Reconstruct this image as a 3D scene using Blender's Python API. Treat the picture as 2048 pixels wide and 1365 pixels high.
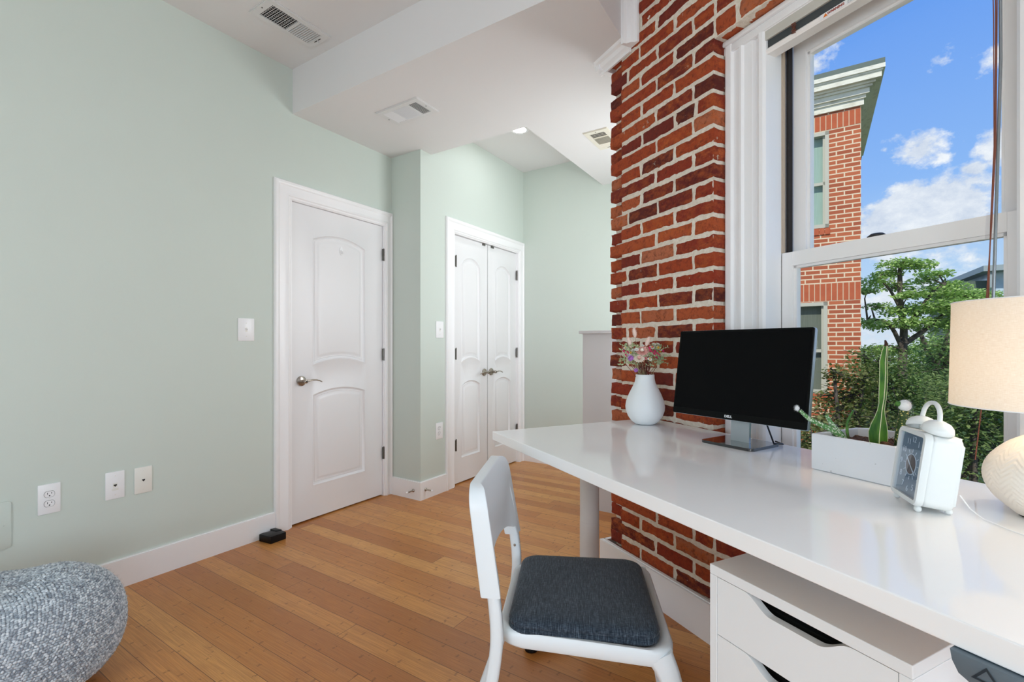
import bpy, bmesh, math, random
from mathutils import Vector, Matrix, noise
R = random.Random(7)
S = bpy.context.scene
C = S.collection
PI = math.pi
for o in list(bpy.data.objects):
    bpy.data.objects.remove(o)

# ------------------------------------------------------------------ camera
H = 1.13
F = 945.0
cd = bpy.data.cameras.new('camera')
cam = bpy.data.objects.new('camera', cd)
C.objects.link(cam)
cam.location = (0, 0, H)
cam.rotation_euler = (PI / 2, 0, 0)
cd.sensor_width = 36
cd.lens = 36 * F / 2048
cd.shift_y = 11.2 / 2048
cd.clip_start = 0.02
cd.clip_end = 500
S.camera = cam
S.view_settings.view_transform = 'Standard'
S.view_settings.look = 'None'
S.view_settings.gamma = 1
S.view_settings.use_curve_mapping = False
S.view_settings.exposure = 0.06
S.cycles.max_bounces = 9
S.cycles.diffuse_bounces = 6
S.cycles.glossy_bounces = 4
S.cycles.transparent_max_bounces = 16
S.cycles.sample_clamp_indirect = 4
S.cycles.caustics_reflective = False
S.cycles.caustics_refractive = False


# ------------------------------------------------------------------ node helpers
class NT:
    def __init__(s, tree):
        s.t = tree
        s.n = tree.nodes
        s.l = tree.links

    def add(s, typ, inp=None, **kw):
        nd = s.n.new(typ)
        for k, v in kw.items():
            setattr(nd, k, v)
        if inp:
            for k, v in inp.items():
                s.set(nd.inputs[k], v)
        return nd

    def set(s, sock, v):
        if isinstance(v, bpy.types.NodeSocket):
            s.l.new(v, sock)
        elif isinstance(v, bpy.types.Node):
            s.l.new(v.outputs[0], sock)
        else:
            if hasattr(sock.default_value, '__len__') and not hasattr(v, '__len__'):
                v = [v] * len(sock.default_value)
            if hasattr(v, '__len__') and hasattr(sock.default_value, '__len__') and len(v) == 3 and len(sock.default_value) == 4:
                v = (*v, 1)
            sock.default_value = v

    def m(s, op, a, b=None, c=None, clamp=False):
        nd = s.add('ShaderNodeMath', operation=op, use_clamp=clamp)
        s.set(nd.inputs[0], a)
        if b is not None:
            s.set(nd.inputs[1], b)
        if c is not None:
            s.set(nd.inputs[2], c)
        return nd.outputs[0]

    def vm(s, op, a, b=None):
        nd = s.add('ShaderNodeVectorMath', operation=op)
        s.set(nd.inputs[0], a)
        if b is not None:
            s.set(nd.inputs[1], b)
        return nd.outputs['Value'] if op in ('LENGTH', 'DISTANCE', 'DOT_PRODUCT') else nd.outputs[0]

    def mix(s, f, a, b, blend='MIX'):
        nd = s.add('ShaderNodeMix', data_type='RGBA', blend_type=blend)
        s.set(nd.inputs['Factor'], f)
        s.set(nd.inputs['A'], a) if False else None
        s.set(nd.inputs[6], a)
        s.set(nd.inputs[7], b)
        return nd.outputs[2]

    def ramp(s, f, stops, interp='LINEAR'):
        nd = s.add('ShaderNodeValToRGB')
        cr = nd.color_ramp
        cr.interpolation = interp
        while len(cr.elements) < len(stops):
            cr.elements.new(0.5)
        for e, (p, c) in zip(cr.elements, stops):
            e.position = p
            e.color = (*c, 1) if len(c) == 3 else c
        s.set(nd.inputs[0], f)
        return nd.outputs[0]

    def noise(s, vec, scale, detail=3, rough=0.5, out=0, **kw):
        nd = s.add('ShaderNodeTexNoise', {'Vector': vec, 'Scale': scale, 'Detail': detail, 'Roughness': rough}, **kw)
        return nd.outputs[out]

    def comb(s, x, y, z):
        return s.add('ShaderNodeCombineXYZ', {0: x, 1: y, 2: z}).outputs[0]


def lin(r, g, b):
    f = lambda c: (c / 255 / 12.92) if c / 255 <= .04045 else ((c / 255 + .055) / 1.055) ** 2.4
    return (f(r), f(g), f(b))


def sky_world():
    w = bpy.data.worlds.new('sky')
    S.world = w
    w.use_nodes = True
    w.node_tree.nodes.clear()
    n = NT(w.node_tree)
    d = n.vm('NORMALIZE', n.add('ShaderNodeTexCoord').outputs['Generated'])
    sp = n.add('ShaderNodeSeparateXYZ', {0: d})
    z = sp.outputs[2]
    base = n.ramp(z, [(0.0, lin(214, 228, 243)), (0.12, lin(182, 211, 244)), (0.27, lin(140, 184, 246)), (0.55, lin(96, 152, 240))])
    # clouds: noise in direction space, gathered around a few cumulus banks
    q = n.vm('MULTIPLY', d, (1, 1, 1.35))
    f1 = n.noise(q, 7.5, 8, 0.62)
    f2 = n.noise(q, 19, 6, 0.65)
    f = n.m('ADD', n.m('MULTIPLY', f1, .7), n.m('MULTIPLY', f2, .3))
    F_ = 945.
    banks = [(1628, 128, .050, .55), (1835, 300, .062, .62), (1850, 418, .10, .66), (1765, 440, .075, .56), (1945, 335, .025, .5), (2010, 290, .05, .55),
             (1878, 108, .055, .34), (1770, 300, .02, .4), (2010, 100, .045, .46), (1760, 150, .03, .26), (1800, 590, .16, .45), (1650, 640, .18, .4), (1980, 560, .1, .4)]
    mask = None
    for px, py, rad, amp in banks:
        v = Vector(((px - 1024) / F_, 1, (693.7 - py) / F_)).normalized()
        dist = n.vm('LENGTH', n.vm('MULTIPLY', n.vm('SUBTRACT', d, tuple(v)), (1, 1, 1.35)))
        g = n.m('MULTIPLY', n.m('SUBTRACT', 1.0, n.m('DIVIDE', dist, rad * 1.12), clamp=True), amp)
        mask = g if mask is None else n.m('MAXIMUM', mask, g)
    # elsewhere a sparse scatter of clouds
    far = n.m('MULTIPLY', n.m('GREATER_THAN', n.vm('LENGTH', n.vm('SUBTRACT', d, tuple(Vector((.8, 1, .25)).normalized()))), .6), .16)
    mask = n.m('MAXIMUM', mask, far)
    cov = n.m('SUBTRACT', n.m('ADD', n.m('MULTIPLY', n.m('SUBTRACT', f, .5), 2.3), mask), .21)
    cov = n.m('MULTIPLY', cov, 5.5, clamp=True)
    shade = n.mix(n.m('MULTIPLY', n.m('SUBTRACT', f2, .35), 3, clamp=True), lin(205, 214, 232), lin(250, 251, 255))
    col = n.mix(n.m('MULTIPLY', cov, .93), base, shade)
    bg = n.add('ShaderNodeBackground', {'Color': col, 'Strength': 1.0})
    out = n.add('ShaderNodeOutputWorld', {'Surface': bg})


sky_world()

# sun (high, from behind the house: it lights the neighbour's front, never this room)
sd = bpy.data.lights.new('sun', 'SUN')
sd.energy = 3.3
sd.angle = math.radians(1.0)
sd.color = (1, .95, .87)
sun = bpy.data.objects.new('sun', sd)
C.objects.link(sun)
_sv = Vector((-.62, -.80, 1.0)).normalized()
sun.rotation_euler = _sv.to_track_quat('Z', 'Y').to_euler()
sun.location = (-5, -5, 12)

# ------------------------------------------------------------------ frames
aL = math.radians(90 - 32.71)
dL = Vector((math.cos(aL), math.sin(aL), 0))
nL = Vector((-math.sin(aL), math.cos(aL), 0))
aW = -math.radians(90 - 25.86)
uW = Vector((math.cos(aW), math.sin(aW), 0))
nW = Vector((-math.sin(aW), math.cos(aW), 0))


def PL(s, n, z=0):
    return dL * s + nL * n + Vector((0, 0, z))


def PW(u, n, z=0):
    return uW * u + nW * n + Vector((0, 0, z))


# area lights added as fill, one at each unseen window built below
def area(name, loc, direction, sx, sy, energy, col):
    d = bpy.data.lights.new(name, 'AREA')
    d.shape = 'RECTANGLE'
    d.size = sx
    d.size_y = sy
    d.energy = energy
    d.color = col
    o = bpy.data.objects.new(name, d)
    C.objects.link(o)
    o.location = loc
    o.rotation_euler = (-Vector(direction)).to_track_quat('Z', 'Y').to_euler()
    return o


area('fill_daylight', PW(.60, 1.80, 1.45), -nW, .68, 1.45, 46, (.82, .91, 1.0))
area('fill_daylight', PL(-.75, -1.95, 1.15), nL, 1.5, 1.0, 42, (.76, .89, 1.0))
area('fill_daylight', PL(-1.99, .75, 1.02), dL, 1.7, .80, 33, (.76, .87, 1.0))
area('fill_daylight', PL(3.12, .36, 1.55), nL, .75, 1.25, 31, (.93, .97, 1.0))

# ------------------------------------------------------------------ mesh helpers
M = {}


def link(o, parent=None):
    C.objects.link(o)
    if parent is not None:
        o.parent = parent
    return o


def obj(name, bm, mat, parent=None, loc=(0, 0, 0), rz=0, smooth=None, kind=None, label=None):
    me = bpy.data.meshes.new(name)
    bm.normal_update()
    if smooth is not None:
        for f in bm.faces:
            f.smooth = True
        if smooth < 179:
            ca = math.radians(smooth)
            for e in bm.edges:
                if len(e.link_faces) == 2 and e.calc_face_angle(0) > ca:
                    e.smooth = False
    bm.to_mesh(me)
    bm.free()
    mats = mat if isinstance(mat, (list, tuple)) else [mat]
    for m in mats:
        me.materials.append(M[m] if isinstance(m, str) else m)
    o = bpy.data.objects.new(name, me)
    link(o, parent)
    o.location = loc
    o.rotation_euler = (0, 0, rz)
    if kind:
        o['kind'] = kind
    if label:
        o['label'] = label
    return o


def struct(name, bm, mat, rz=0, **kw):
    return obj(name, bm, mat, rz=rz, kind='structure', **kw)


def tag(o, label, cat, group=None, kind=None):
    o['label'] = label
    o['category'] = cat
    if group:
        o['group'] = group
    if kind:
        o['kind'] = kind
    return o


def thing(name, label, cat, loc=(0, 0, 0), rz=0, group=None):
    o = bpy.data.objects.new(name, None)
    o.empty_display_size = .05
    C.objects.link(o)
    o.location = loc
    o.rotation_euler = (0, 0, rz)
    if cat:
        tag(o, label, cat, group)
    return o


def copy_tree(o, parent=None):
    c = o.copy()
    C.objects.link(c)
    c.parent = parent
    for ch in list(o.children):
        copy_tree(ch, c)
    return c


def BM():
    return bmesh.new()


def box(bm, x0, x1, y0, y1, z0, z1, mi=0, bev=0, seg=2, mat=None):
    vs = [bm.verts.new(v) for v in ((x0, y0, z0), (x1, y0, z0), (x1, y1, z0), (x0, y1, z0), (x0, y0, z1), (x1, y0, z1), (x1, y1, z1), (x0, y1, z1))]
    fs = [bm.faces.new([vs[i] for i in q]) for q in ((3, 2, 1, 0), (4, 5, 6, 7), (0, 1, 5, 4), (1, 2, 6, 5), (2, 3, 7, 6), (3, 0, 4, 7))]
    for f in fs:
        f.material_index = mi
    if mat is not None:
        for v in vs:
            v.co = mat @ v.co
    if bev:
        es = list({e for f in fs for e in f.edges})
        r = bmesh.ops.bevel(bm, geom=es, offset=bev, segments=seg, affect='EDGES', profile=.5)
        for f in r['faces']:
            f.material_index = mi
    return vs


def basis(p, q, up=None):
    d = (Vector(q) - Vector(p)).normalized()
    a = up or (Vector((0, 0, 1)) if abs(d.z) < .9 else Vector((1, 0, 0)))
    x = d.cross(a).normalized()
    y = x.cross(d).normalized()
    return x, y


def tube(bm, pts, rad, seg=10, mi=0, cap=True, flat=1.0, up=None):
    pts = [Vector(p) for p in pts]
    if not hasattr(rad, '__len__'):
        rad = [rad] * len(pts)
    rings = []
    px = None
    for i, p in enumerate(pts):
        a = pts[max(0, i - 1)]
        b = pts[min(len(pts) - 1, i + 1)]
        d = (b - a).normalized()
        if px is None:
            x, y = basis(a, b, up)
        else:
            x = (px - d * px.dot(d)).normalized()
            y = x.cross(d).normalized()
        px = x
        rings.append([bm.verts.new(p + x * math.cos(2 * PI * k / seg) * rad[i] + y * math.sin(2 * PI * k / seg) * rad[i] * flat) for k in range(seg)])
    for r0, r1 in zip(rings, rings[1:]):
        for k in range(seg):
            f = bm.faces.new((r0[k], r0[(k + 1) % seg], r1[(k + 1) % seg], r1[k]))
            f.material_index = mi
    if cap:
        for r in (rings[0][::-1], rings[-1]):
            try:
                f = bm.faces.new(r)
                f.material_index = mi
            except ValueError:
                pass
    return rings


def bar(bm, pts, w, h, up=(0, 0, 1), mi=0, bev=0):
    """rectangular section swept along pts; w across, h along 'up'"""
    pts = [Vector(p) for p in pts]
    up = Vector(up)
    rings = []
    for i, p in enumerate(pts):
        a = pts[max(0, i - 1)]
        b = pts[min(len(pts) - 1, i + 1)]
        d = (b - a).normalized()
        x = d.cross(up).normalized()
        y = x.cross(d).normalized()
        ww = w[i] if hasattr(w, '__len__') else w
        hh = h[i] if hasattr(h, '__len__') else h
        e = min(ww, hh) * .18
        sec = [(-ww / 2 + e, -hh / 2), (ww / 2 - e, -hh / 2), (ww / 2, -hh / 2 + e), (ww / 2, hh / 2 - e), (ww / 2 - e, hh / 2), (-ww / 2 + e, hh / 2), (-ww / 2, hh / 2 - e), (-ww / 2, -hh / 2 + e)]
        rings.append([bm.verts.new(p + x * u + y * v) for u, v in sec])
    for r0, r1 in zip(rings, rings[1:]):
        for k in range(8):
            bm.faces.new((r0[k], r0[(k + 1) % 8], r1[(k + 1) % 8], r1[k])).material_index = mi
    bm.faces.new(rings[0][::-1]).material_index = mi
    bm.faces.new(rings[-1]).material_index = mi


def lathe(bm, prof, seg=40, cx=0, cy=0, cz=0, mi=0, mat=None):
    rings = []
    for r, z in prof:
        if r < 1e-6:
            rings.append([bm.verts.new((cx, cy, cz + z))])
        else:
            rings.append([bm.verts.new((cx + r * math.cos(2 * PI * k / seg), cy + r * math.sin(2 * PI * k / seg), cz + z)) for k in range(seg)])
    for a, b in zip(rings, rings[1:]):
        for k in range(seg):
            k2 = (k + 1) % seg
            if len(a) == 1 and len(b) == 1:
                continue
            if len(a) == 1:
                f = bm.faces.new((a[0], b[k2], b[k]))
            elif len(b) == 1:
                f = bm.faces.new((a[k], a[k2], b[0]))
            else:
                f = bm.faces.new((a[k], a[k2], b[k2], b[k]))
            f.material_index = mi
    if mat is not None:
        for r in rings:
            for v in r:
                v.co = mat @ v.co
    return rings


def ball(bm, c, r, sub=2, sc=(1, 1, 1), mi=0, rot=None):
    m = Matrix.Translation(Vector(c)) @ (rot.to_4x4() if rot is not None else Matrix()) @ Matrix.Diagonal((*sc, 1))
    res = bmesh.ops.create_icosphere(bm, subdivisions=sub, radius=r, matrix=m)
    for v in res['verts']:
        for f in v.link_faces:
            f.material_index = mi
    return res['verts']


def prism(bm, outline, axis, a0, a1, mi=0, bev=0, seg=2):
    """outline [(p,q)]; axis 'x': (a,p,q) 'y': (p,a,q) 'z': (p,q,a)"""
    def P(p, q, a):
        return {'x': (a, p, q), 'y': (p, a, q), 'z': (p, q, a)}[axis]
    lo = [bm.verts.new(P(p, q, a0)) for p, q in outline]
    hi = [bm.verts.new(P(p, q, a1)) for p, q in outline]
    n = len(outline)
    fs = [bm.faces.new(lo[::-1]), bm.faces.new(hi)]
    side = []
    for k in range(n):
        side.append(bm.faces.new((lo[k], lo[(k + 1) % n], hi[(k + 1) % n], hi[k])))
    for f in fs + side:
        f.material_index = mi
    if bev:
        es = list({e for f in fs for e in f.edges})
        bmesh.ops.bevel(bm, geom=es, offset=bev, segments=seg, affect='EDGES', profile=.5)
    bmesh.ops.recalc_face_normals(bm, faces=bm.faces)


def rrect(x0, x1, y0, y1, r, seg=6):
    pts = []
    for cx, cy, a in ((x1 - r, y1 - r, 0), (x0 + r, y1 - r, 90), (x0 + r, y0 + r, 180), (x1 - r, y0 + r, 270)):
        for k in range(seg + 1):
            t = math.radians(a + 90 * k / seg)
            pts.append((cx + r * math.cos(t), cy + r * math.sin(t)))
    return pts


def wallbox(bm, a0, a1, z0, z1, n0, n1, holes=()):
    """wall in the x/z plane between y n0..n1, with rectangular holes (x0,x1,z0,z1)"""
    xs = sorted({a0, a1, *[h[0] for h in holes], *[h[1] for h in holes]})
    zs = sorted({z0, z1, *[h[2] for h in holes], *[h[3] for h in holes]})
    xs = [x for x in xs if a0 <= x <= a1]
    zs = [z for z in zs if z0 <= z <= z1]
    for i in range(len(xs) - 1):
        for j in range(len(zs) - 1):
            cx, cz = (xs[i] + xs[i + 1]) / 2, (zs[j] + zs[j + 1]) / 2
            if any(h[0] < cx < h[1] and h[2] < cz < h[3] for h in holes):
                continue
            box(bm, xs[i], xs[i + 1], n0, n1, zs[j], zs[j + 1])


def casing(bm, x0, x1, zt, y, prof, sgn=-1, z0=0, wr=1.0):
    """mitred door/window casing: U shape, prof [(w,d)] w from the outer edge inward, d out of the wall"""
    cols = []
    for w, d in prof:
        yy = y + sgn * d
        cols.append([bm.verts.new(v) for v in ((x0 + w, yy, z0), (x0 + w, yy, zt - w), (x1 - w * wr, yy, zt - w), (x1 - w * wr, yy, z0))])
    for a, b in zip(cols, cols[1:]):
        for k in range(3):
            bm.faces.new((a[k], a[k + 1], b[k + 1], b[k]))


def xf(bm, m4):
    for v in bm.verts:
        v.co = m4 @ v.co


def rot_to(d, up=Vector((0, 0, 1))):
    return Vector(d).to_track_quat('Z', 'Y').to_matrix()


# ------------------------------------------------------------------ materials
def mat(name, col, rough=.5, metal=0, spec=.5, bump=None, coat=0, sheen=0, trans=0, sss=0, emit=None):
    m = bpy.data.materials.new(name)
    m.use_nodes = True
    m.node_tree.nodes.clear()
    n = NT(m.node_tree)
    out = n.add('ShaderNodeOutputMaterial')
    p = n.add('ShaderNodeBsdfPrincipled')
    n.l.new(p.outputs[0], out.inputs[0])
    tc = n.add('ShaderNodeTexCoord').outputs['Object']
    c = col(n, tc) if callable(col) else col
    n.set(p.inputs['Base Color'], c)
    n.set(p.inputs['Roughness'], rough(n, tc) if callable(rough) else rough)
    p.inputs['Metallic'].default_value = metal
    p.inputs['Specular IOR Level'].default_value = spec
    p.inputs['Coat Weight'].default_value = coat
    p.inputs['Coat Roughness'].default_value = .05
    p.inputs['Sheen Weight'].default_value = sheen
    if trans:
        p.inputs['Transmission Weight'].default_value = trans
    if sss:
        p.inputs['Subsurface Weight'].default_value = sss
        p.inputs['Subsurface Radius'].default_value = (.01, .008, .006)
    if bump:
        h, st, dist = bump(n, tc)
        b = n.add('ShaderNodeBump', {'Height': h, 'Strength': st, 'Distance': dist})
        n.l.new(b.outputs[0], p.inputs['Normal'])
    if emit:
        n.set(p.inputs['Emission Color'], emit[0])
        p.inputs['Emission Strength'].default_value = emit[1]
    M[name] = m
    return m


def var(c, amt=.06, scale=6):
    """gentle tone variation of a paint colour"""
    return lambda n, t: n.mix(n.noise(t, scale, 3), tuple(x * (1 - amt) for x in c), tuple(min(1, x * (1 + amt)) for x in c))


def fine(scale=250, st=.15, dist=.001):
    return lambda n, t: (n.noise(t, scale, 2), st, dist)


mat('sage_paint', var(lin(203, 212, 204), .02, 3), .62, bump=lambda n, t: (n.noise(t, 420, 3, .6), .22, .0008))
mat('ceiling_paint', var(lin(226, 224, 224), .015, 2), .7, bump=lambda n, t: (n.noise(t, 400, 3, .6), .18, .0008))
mat('trim_paint', var(lin(243, 242, 243), .012, 5), .34, bump=fine(60, .05, .001))
mat('door_paint', var(lin(232, 231, 232), .012, 5), .38, bump=lambda n, t: (n.noise(n.vm('MULTIPLY', t, (30, 30, 6)), 6, 3), .05, .001))
mat('halfwall_paint', var(lin(206, 203, 204), .015, 5), .5)
mat('plastic_white', var(lin(240, 240, 241), .01, 9), .3)
mat('ivory_plastic', var(lin(232, 230, 222), .01, 9), .35)
mat('slot_dark', lin(38, 36, 34), .6)
mat('nickel', var(lin(176, 168, 158), .08, 40), .28, metal=1, bump=lambda n, t: (n.noise(n.vm('MULTIPLY', t, (1, 1, 40)), 60, 2), .05, .0005))
mat('hinge_steel', var(lin(120, 116, 112), .1, 40), .35, metal=1)
mat('black_rubber', lin(8, 8, 9), .4, spec=.3, bump=fine(300, .2, .001))
mat('desk_gloss', var(lin(246, 246, 246), .01, 2), lambda n, t: n.m('ADD', .05, n.m('MULTIPLY', n.noise(t, 5, 4), .06)), spec=.30)
mat('white_metal', var(lin(226, 228, 231), .015, 6), .35)
mat('foil_white', var(lin(238, 241, 243), .01, 6), .42)
mat('chair_plastic', var(lin(226, 232, 236), .02, 4), .34, bump=fine(500, .06, .0004))
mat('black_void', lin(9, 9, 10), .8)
mat('controller_grey', lin(98, 112, 122), .45)
mat('controller_mark', lin(62, 74, 84), .5)
mat('cable_black', lin(26, 26, 32), .5)
mat('screen_black', (.0022, .0022, .0028), .3, spec=.08)
mat('bezel_black', (.0025, .0025, .003), .2, spec=.12)
mat('silver_plastic', var(lin(176, 184, 192), .03, 30), .3, metal=.7)
mat('base_gloss', (.008, .009, .011), .05, spec=.6, coat=1)
mat('logo_white', lin(220, 222, 224), .4)
mat('matte_ceramic', var(lin(231, 234, 236), .02, 12), .62, bump=fine(160, .08, .001))
mat('planter_ceramic', lambda n, t: n.mix(n.m('GREATER_THAN', n.noise(t, 70, 2), .70), lin(226, 228, 232), lin(196, 198, 202)), .38)
mat('soil', lambda n, t: n.ramp(n.noise(t, 180, 5), [(.3, lin(40, 26, 20)), (.7, lin(120, 84, 62))]), .95, bump=lambda n, t: (n.noise(t, 160, 4), 1, .006))
mat('clock_shell', lin(226, 229, 228), .34)
mat('clock_glass', (.02, .022, .025), .03, spec=.9, coat=1)
mat('clock_dial', lin(124, 140, 154), .35)
mat('digit_pale', lin(232, 238, 244), .5)
mat('bronze', lin(96, 62, 48), .35, metal=.7)
mat('lamp_ceramic', var(lin(236, 226, 214), .02, 14), .42)
mat('vent_paint', lin(222, 221, 221), .45)
mat('vent_cream', lin(224, 218, 204), .45)
mat('duct_dark', lin(24, 23, 22), .9)
mat('sash_white', var(lin(241, 238, 236), .01, 6), .4)
mat('jamb_track', lin(206, 186, 164), .5)
mat('weatherstrip', lin(36, 32, 32), .8)
mat('blind_ivory', lin(196, 193, 184), .45)
mat('blind_slat', lin(92, 98, 100), .5)
mat('blind_rail', lin(244, 238, 234), .4)
mat('label_orange', lin(232, 120, 30), .6)
mat('label_red', lin(150, 52, 34), .6)
mat('label_grey', lin(150, 150, 154), .6)
mat('cord_brown', lin(120, 66, 48), .7)
mat('cord_grey', lin(150, 150, 152), .5)
mat('wand_steel', lin(140, 146, 152), .2, metal=.6)


# floor: narrow bamboo boards running square to the left wall (object x = along that wall)
def bamboo(n, t):
    sp = n.add('ShaderNodeSeparateXYZ', {0: t})
    x, y = sp.outputs[0], sp.outputs[1]
    r = n.m('DIVIDE', n.m('SUBTRACT', x, -19 * .0955 + .99 - .0955 * 40), .0955)
    row = n.m('FLOOR', r)
    fr = n.m('FRACT', r)
    wn = n.add('ShaderNodeTexWhiteNoise', {'W': row}, noise_dimensions='1D').outputs[0]
    yy = n.m('ADD', n.m('DIVIDE', y, 1.83), n.m('MULTIPLY', wn, 7.3))
    idx = n.m('FLOOR', yy)
    fy = n.m('FRACT', yy)
    w2 = n.add('ShaderNodeTexWhiteNoise', {0: n.comb(row, idx, 3.1)}, noise_dimensions='2D')
    n.set(w2.inputs['Vector'], n.comb(row, idx, 0))
    rnd = w2.outputs[0]
    base = n.ramp(rnd, [(0, lin(176, 110, 54)), (.25, lin(198, 130, 66)), (.6, lin(208, 142, 76)), (1, lin(224, 164, 94))])
    # strips inside each board
    strip = n.m('FLOOR', n.m('MULTIPLY', fr, 5))
    w3 = n.add('ShaderNodeTexWhiteNoise', noise_dimensions='3D')
    n.set(w3.inputs['Vector'], n.comb(row, idx, strip))
    base = n.mix(n.m('MULTIPLY', n.m('SUBTRACT', w3.outputs[0], .5), .24), base, lin(226, 170, 108))
    base = n.mix(n.m('MULTIPLY', w3.outputs[0], .16), base, lin(150, 90, 42))
    # long fibres
    g = n.noise(n.comb(n.m('MULTIPLY', x, 330), n.m('MULTIPLY', y, 7), rnd), 1, 4, .6)
    base = n.mix(n.ramp(g, [(.38, (0, 0, 0)), (.62, (.42, .42, .42))]), base, lin(140, 82, 38))
    # nodes (knuckles) across each strip
    ky = n.m('FRACT', n.m('ADD', n.m('MULTIPLY', y, 3.4), n.m('MULTIPLY', w3.outputs[0], 9)))
    kn = n.m('SUBTRACT', 1.0, n.m('MULTIPLY', n.m('ABSOLUTE', n.m('SUBTRACT', ky, n.m('ADD', .5, n.m('MULTIPLY', n.noise(t, 60, 2), .05)))), 42), clamp=True)
    kn = n.m('MULTIPLY', kn, n.m('GREATER_THAN', n.noise(t, 75, 2), .48))
    base = n.mix(n.m('MULTIPLY', kn, .55), base, lin(98, 54, 26))
    blot = n.noise(t, 9, 4)
    base = n.mix(n.m('MULTIPLY', n.m('SUBTRACT', blot, .5, clamp=True), .7), base, lin(150, 84, 36))
    # seams
    e = n.m('MINIMUM', fr, n.m('SUBTRACT', 1.0, fr))
    seam = n.m('LESS_THAN', e, .011)
    e2 = n.m('MINIMUM', fy, n.m('SUBTRACT', 1.0, fy))
    seam = n.m('MAXIMUM', seam, n.m('LESS_THAN', e2, .0006))
    return n.mix(n.m('MULTIPLY', seam, .8), base, lin(70, 40, 20))


mat('bamboo', bamboo, lambda n, t: n.m('ADD', .24, n.m('MULTIPLY', n.noise(t, 12, 3), .14)), spec=.45,
    bump=lambda n, t: (n.noise(n.vm('MULTIPLY', t, (200, 6, 1)), 1, 3), .06, .001))


def brick_col(n, t):
    rnd = n.add('ShaderNodeNewGeometry').outputs['Random Per Island']
    base = n.ramp(rnd, [(0, lin(96, 44, 40)), (.14, lin(120, 48, 40)), (.3, lin(146, 56, 42)), (.5, lin(168, 64, 40)), (.72, lin(188, 82, 46)), (.9, lin(200, 98, 58)), (1, lin(206, 124, 88))])
    rn2 = n.m('FRACT', n.m('MULTIPLY', rnd, 57.3))
    sh = n.vm('ADD', t, n.comb(n.m('MULTIPLY', rnd, 9), rnd, rnd))
    a = n.noise(n.vm('MULTIPLY', sh, (1, 1, 1.6)), 22, 6, .7)
    base = n.mix(n.m('MULTIPLY', n.ramp(a, [(.44, (0, 0, 0)), (.64, (1, 1, 1))]), n.m('MULTIPLY', rn2, .8)), base, lin(214, 110, 56))
    b = n.noise(n.vm('ADD', sh, (3, 1, 7)), 48, 6, .75)
    base = n.mix(n.ramp(b, [(.5, (0, 0, 0)), (.70, (.75, .75, .75))]), base, lin(92, 40, 34))
    c = n.noise(n.vm('ADD', t, (9, 4, 2)), 110, 5, .75)
    base = n.mix(n.ramp(c, [(.64, (0, 0, 0)), (.72, (.7, .7, .7))]), base, lin(218, 170, 140))
    d = n.noise(n.vm('ADD', t, (1, 8, 5)), 17, 7, .72)
    return n.mix(n.ramp(d, [(.655, (0, 0, 0)), (.685, (.9, .9, .9))]), base, lin(216, 200, 178))


mat('old_brick', brick_col, .82, spec=.25, bump=lambda n, t: (n.noise(t, 95, 7, .75), 1, .010))
mat('mortar', lambda n, t: n.mix(n.ramp(n.noise(t, 60, 6, .7), [(.35, (0, 0, 0)), (.7, (1, 1, 1))]), lin(216, 204, 186), lin(242, 234, 222)), .92, spec=.1,
    bump=lambda n, t: (n.noise(t, 90, 6, .75), .6, .005))


def knit_col(n, t):
    rnd = n.add('ShaderNodeNewGeometry').outputs['Random Per Island']
    return n.ramp(rnd, [(0, lin(134, 142, 152)), (.3, lin(168, 176, 184)), (.7, lin(194, 201, 207)), (1, lin(224, 229, 233))])


mat('knit_wool', knit_col, .95, spec=.1, sheen=.25, bump=lambda n, t: (n.noise(t, 600, 3), .5, .001))
mat('knit_base', lin(140, 146, 154), 1.0, spec=.05)


def weave(n, t):
    a = n.noise(n.vm('MULTIPLY', t, (1000, 45, 60)), 1, 2)
    b = n.noise(n.vm('MULTIPLY', t, (120, 1000, 60)), 1, 2)
    f = n.m('ADD', n.m('MULTIPLY', a, .62), n.m('MULTIPLY', b, .38))
    return n.ramp(f, [(.34, lin(26, 33, 42)), (.5, lin(48, 57, 68)), (.68, lin(92, 104, 116))])


mat('cushion_fabric', weave, .95, spec=.1, sheen=.2, bump=lambda n, t: (n.noise(n.vm('MULTIPLY', t, (900, 300, 300)), 1, 2), .5, .001))


def linen_shade():
    m = bpy.data.materials.new('linen_shade')
    m.use_nodes = True
    m.node_tree.nodes.clear()
    n = NT(m.node_tree)
    t = n.add('ShaderNodeTexCoord').outputs['Object']
    sp = n.add('ShaderNodeSeparateXYZ', {0: t})
    ang = n.m('ARCTAN2', sp.outputs[1], sp.outputs[0])
    v = n.comb(n.m('MULTIPLY', ang, 14), n.m('MULTIPLY', sp.outputs[2], 900), 0)
    v2 = n.comb(n.m('MULTIPLY', ang, 130), n.m('MULTIPLY', sp.outputs[2], 90), 5)
    f = n.m('ADD', n.m('MULTIPLY', n.noise(v, 1, 3), .65), n.m('MULTIPLY', n.noise(v2, 1, 3), .35))
    col = n.ramp(f, [(.3, lin(236, 228, 216)), (.7, lin(254, 251, 245))])
    d = n.add('ShaderNodeBsdfDiffuse', {'Color': col})
    tr = n.add('ShaderNodeBsdfTranslucent', {'Color': n.mix(.4, col, lin(255, 240, 220))})
    mx = n.add('ShaderNodeMixShader', {0: .38, 1: d.outputs[0], 2: tr.outputs[0]})
    n.add('ShaderNodeOutputMaterial', {'Surface': mx.outputs[0]})
    M['linen_shade'] = m


linen_shade()


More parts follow.
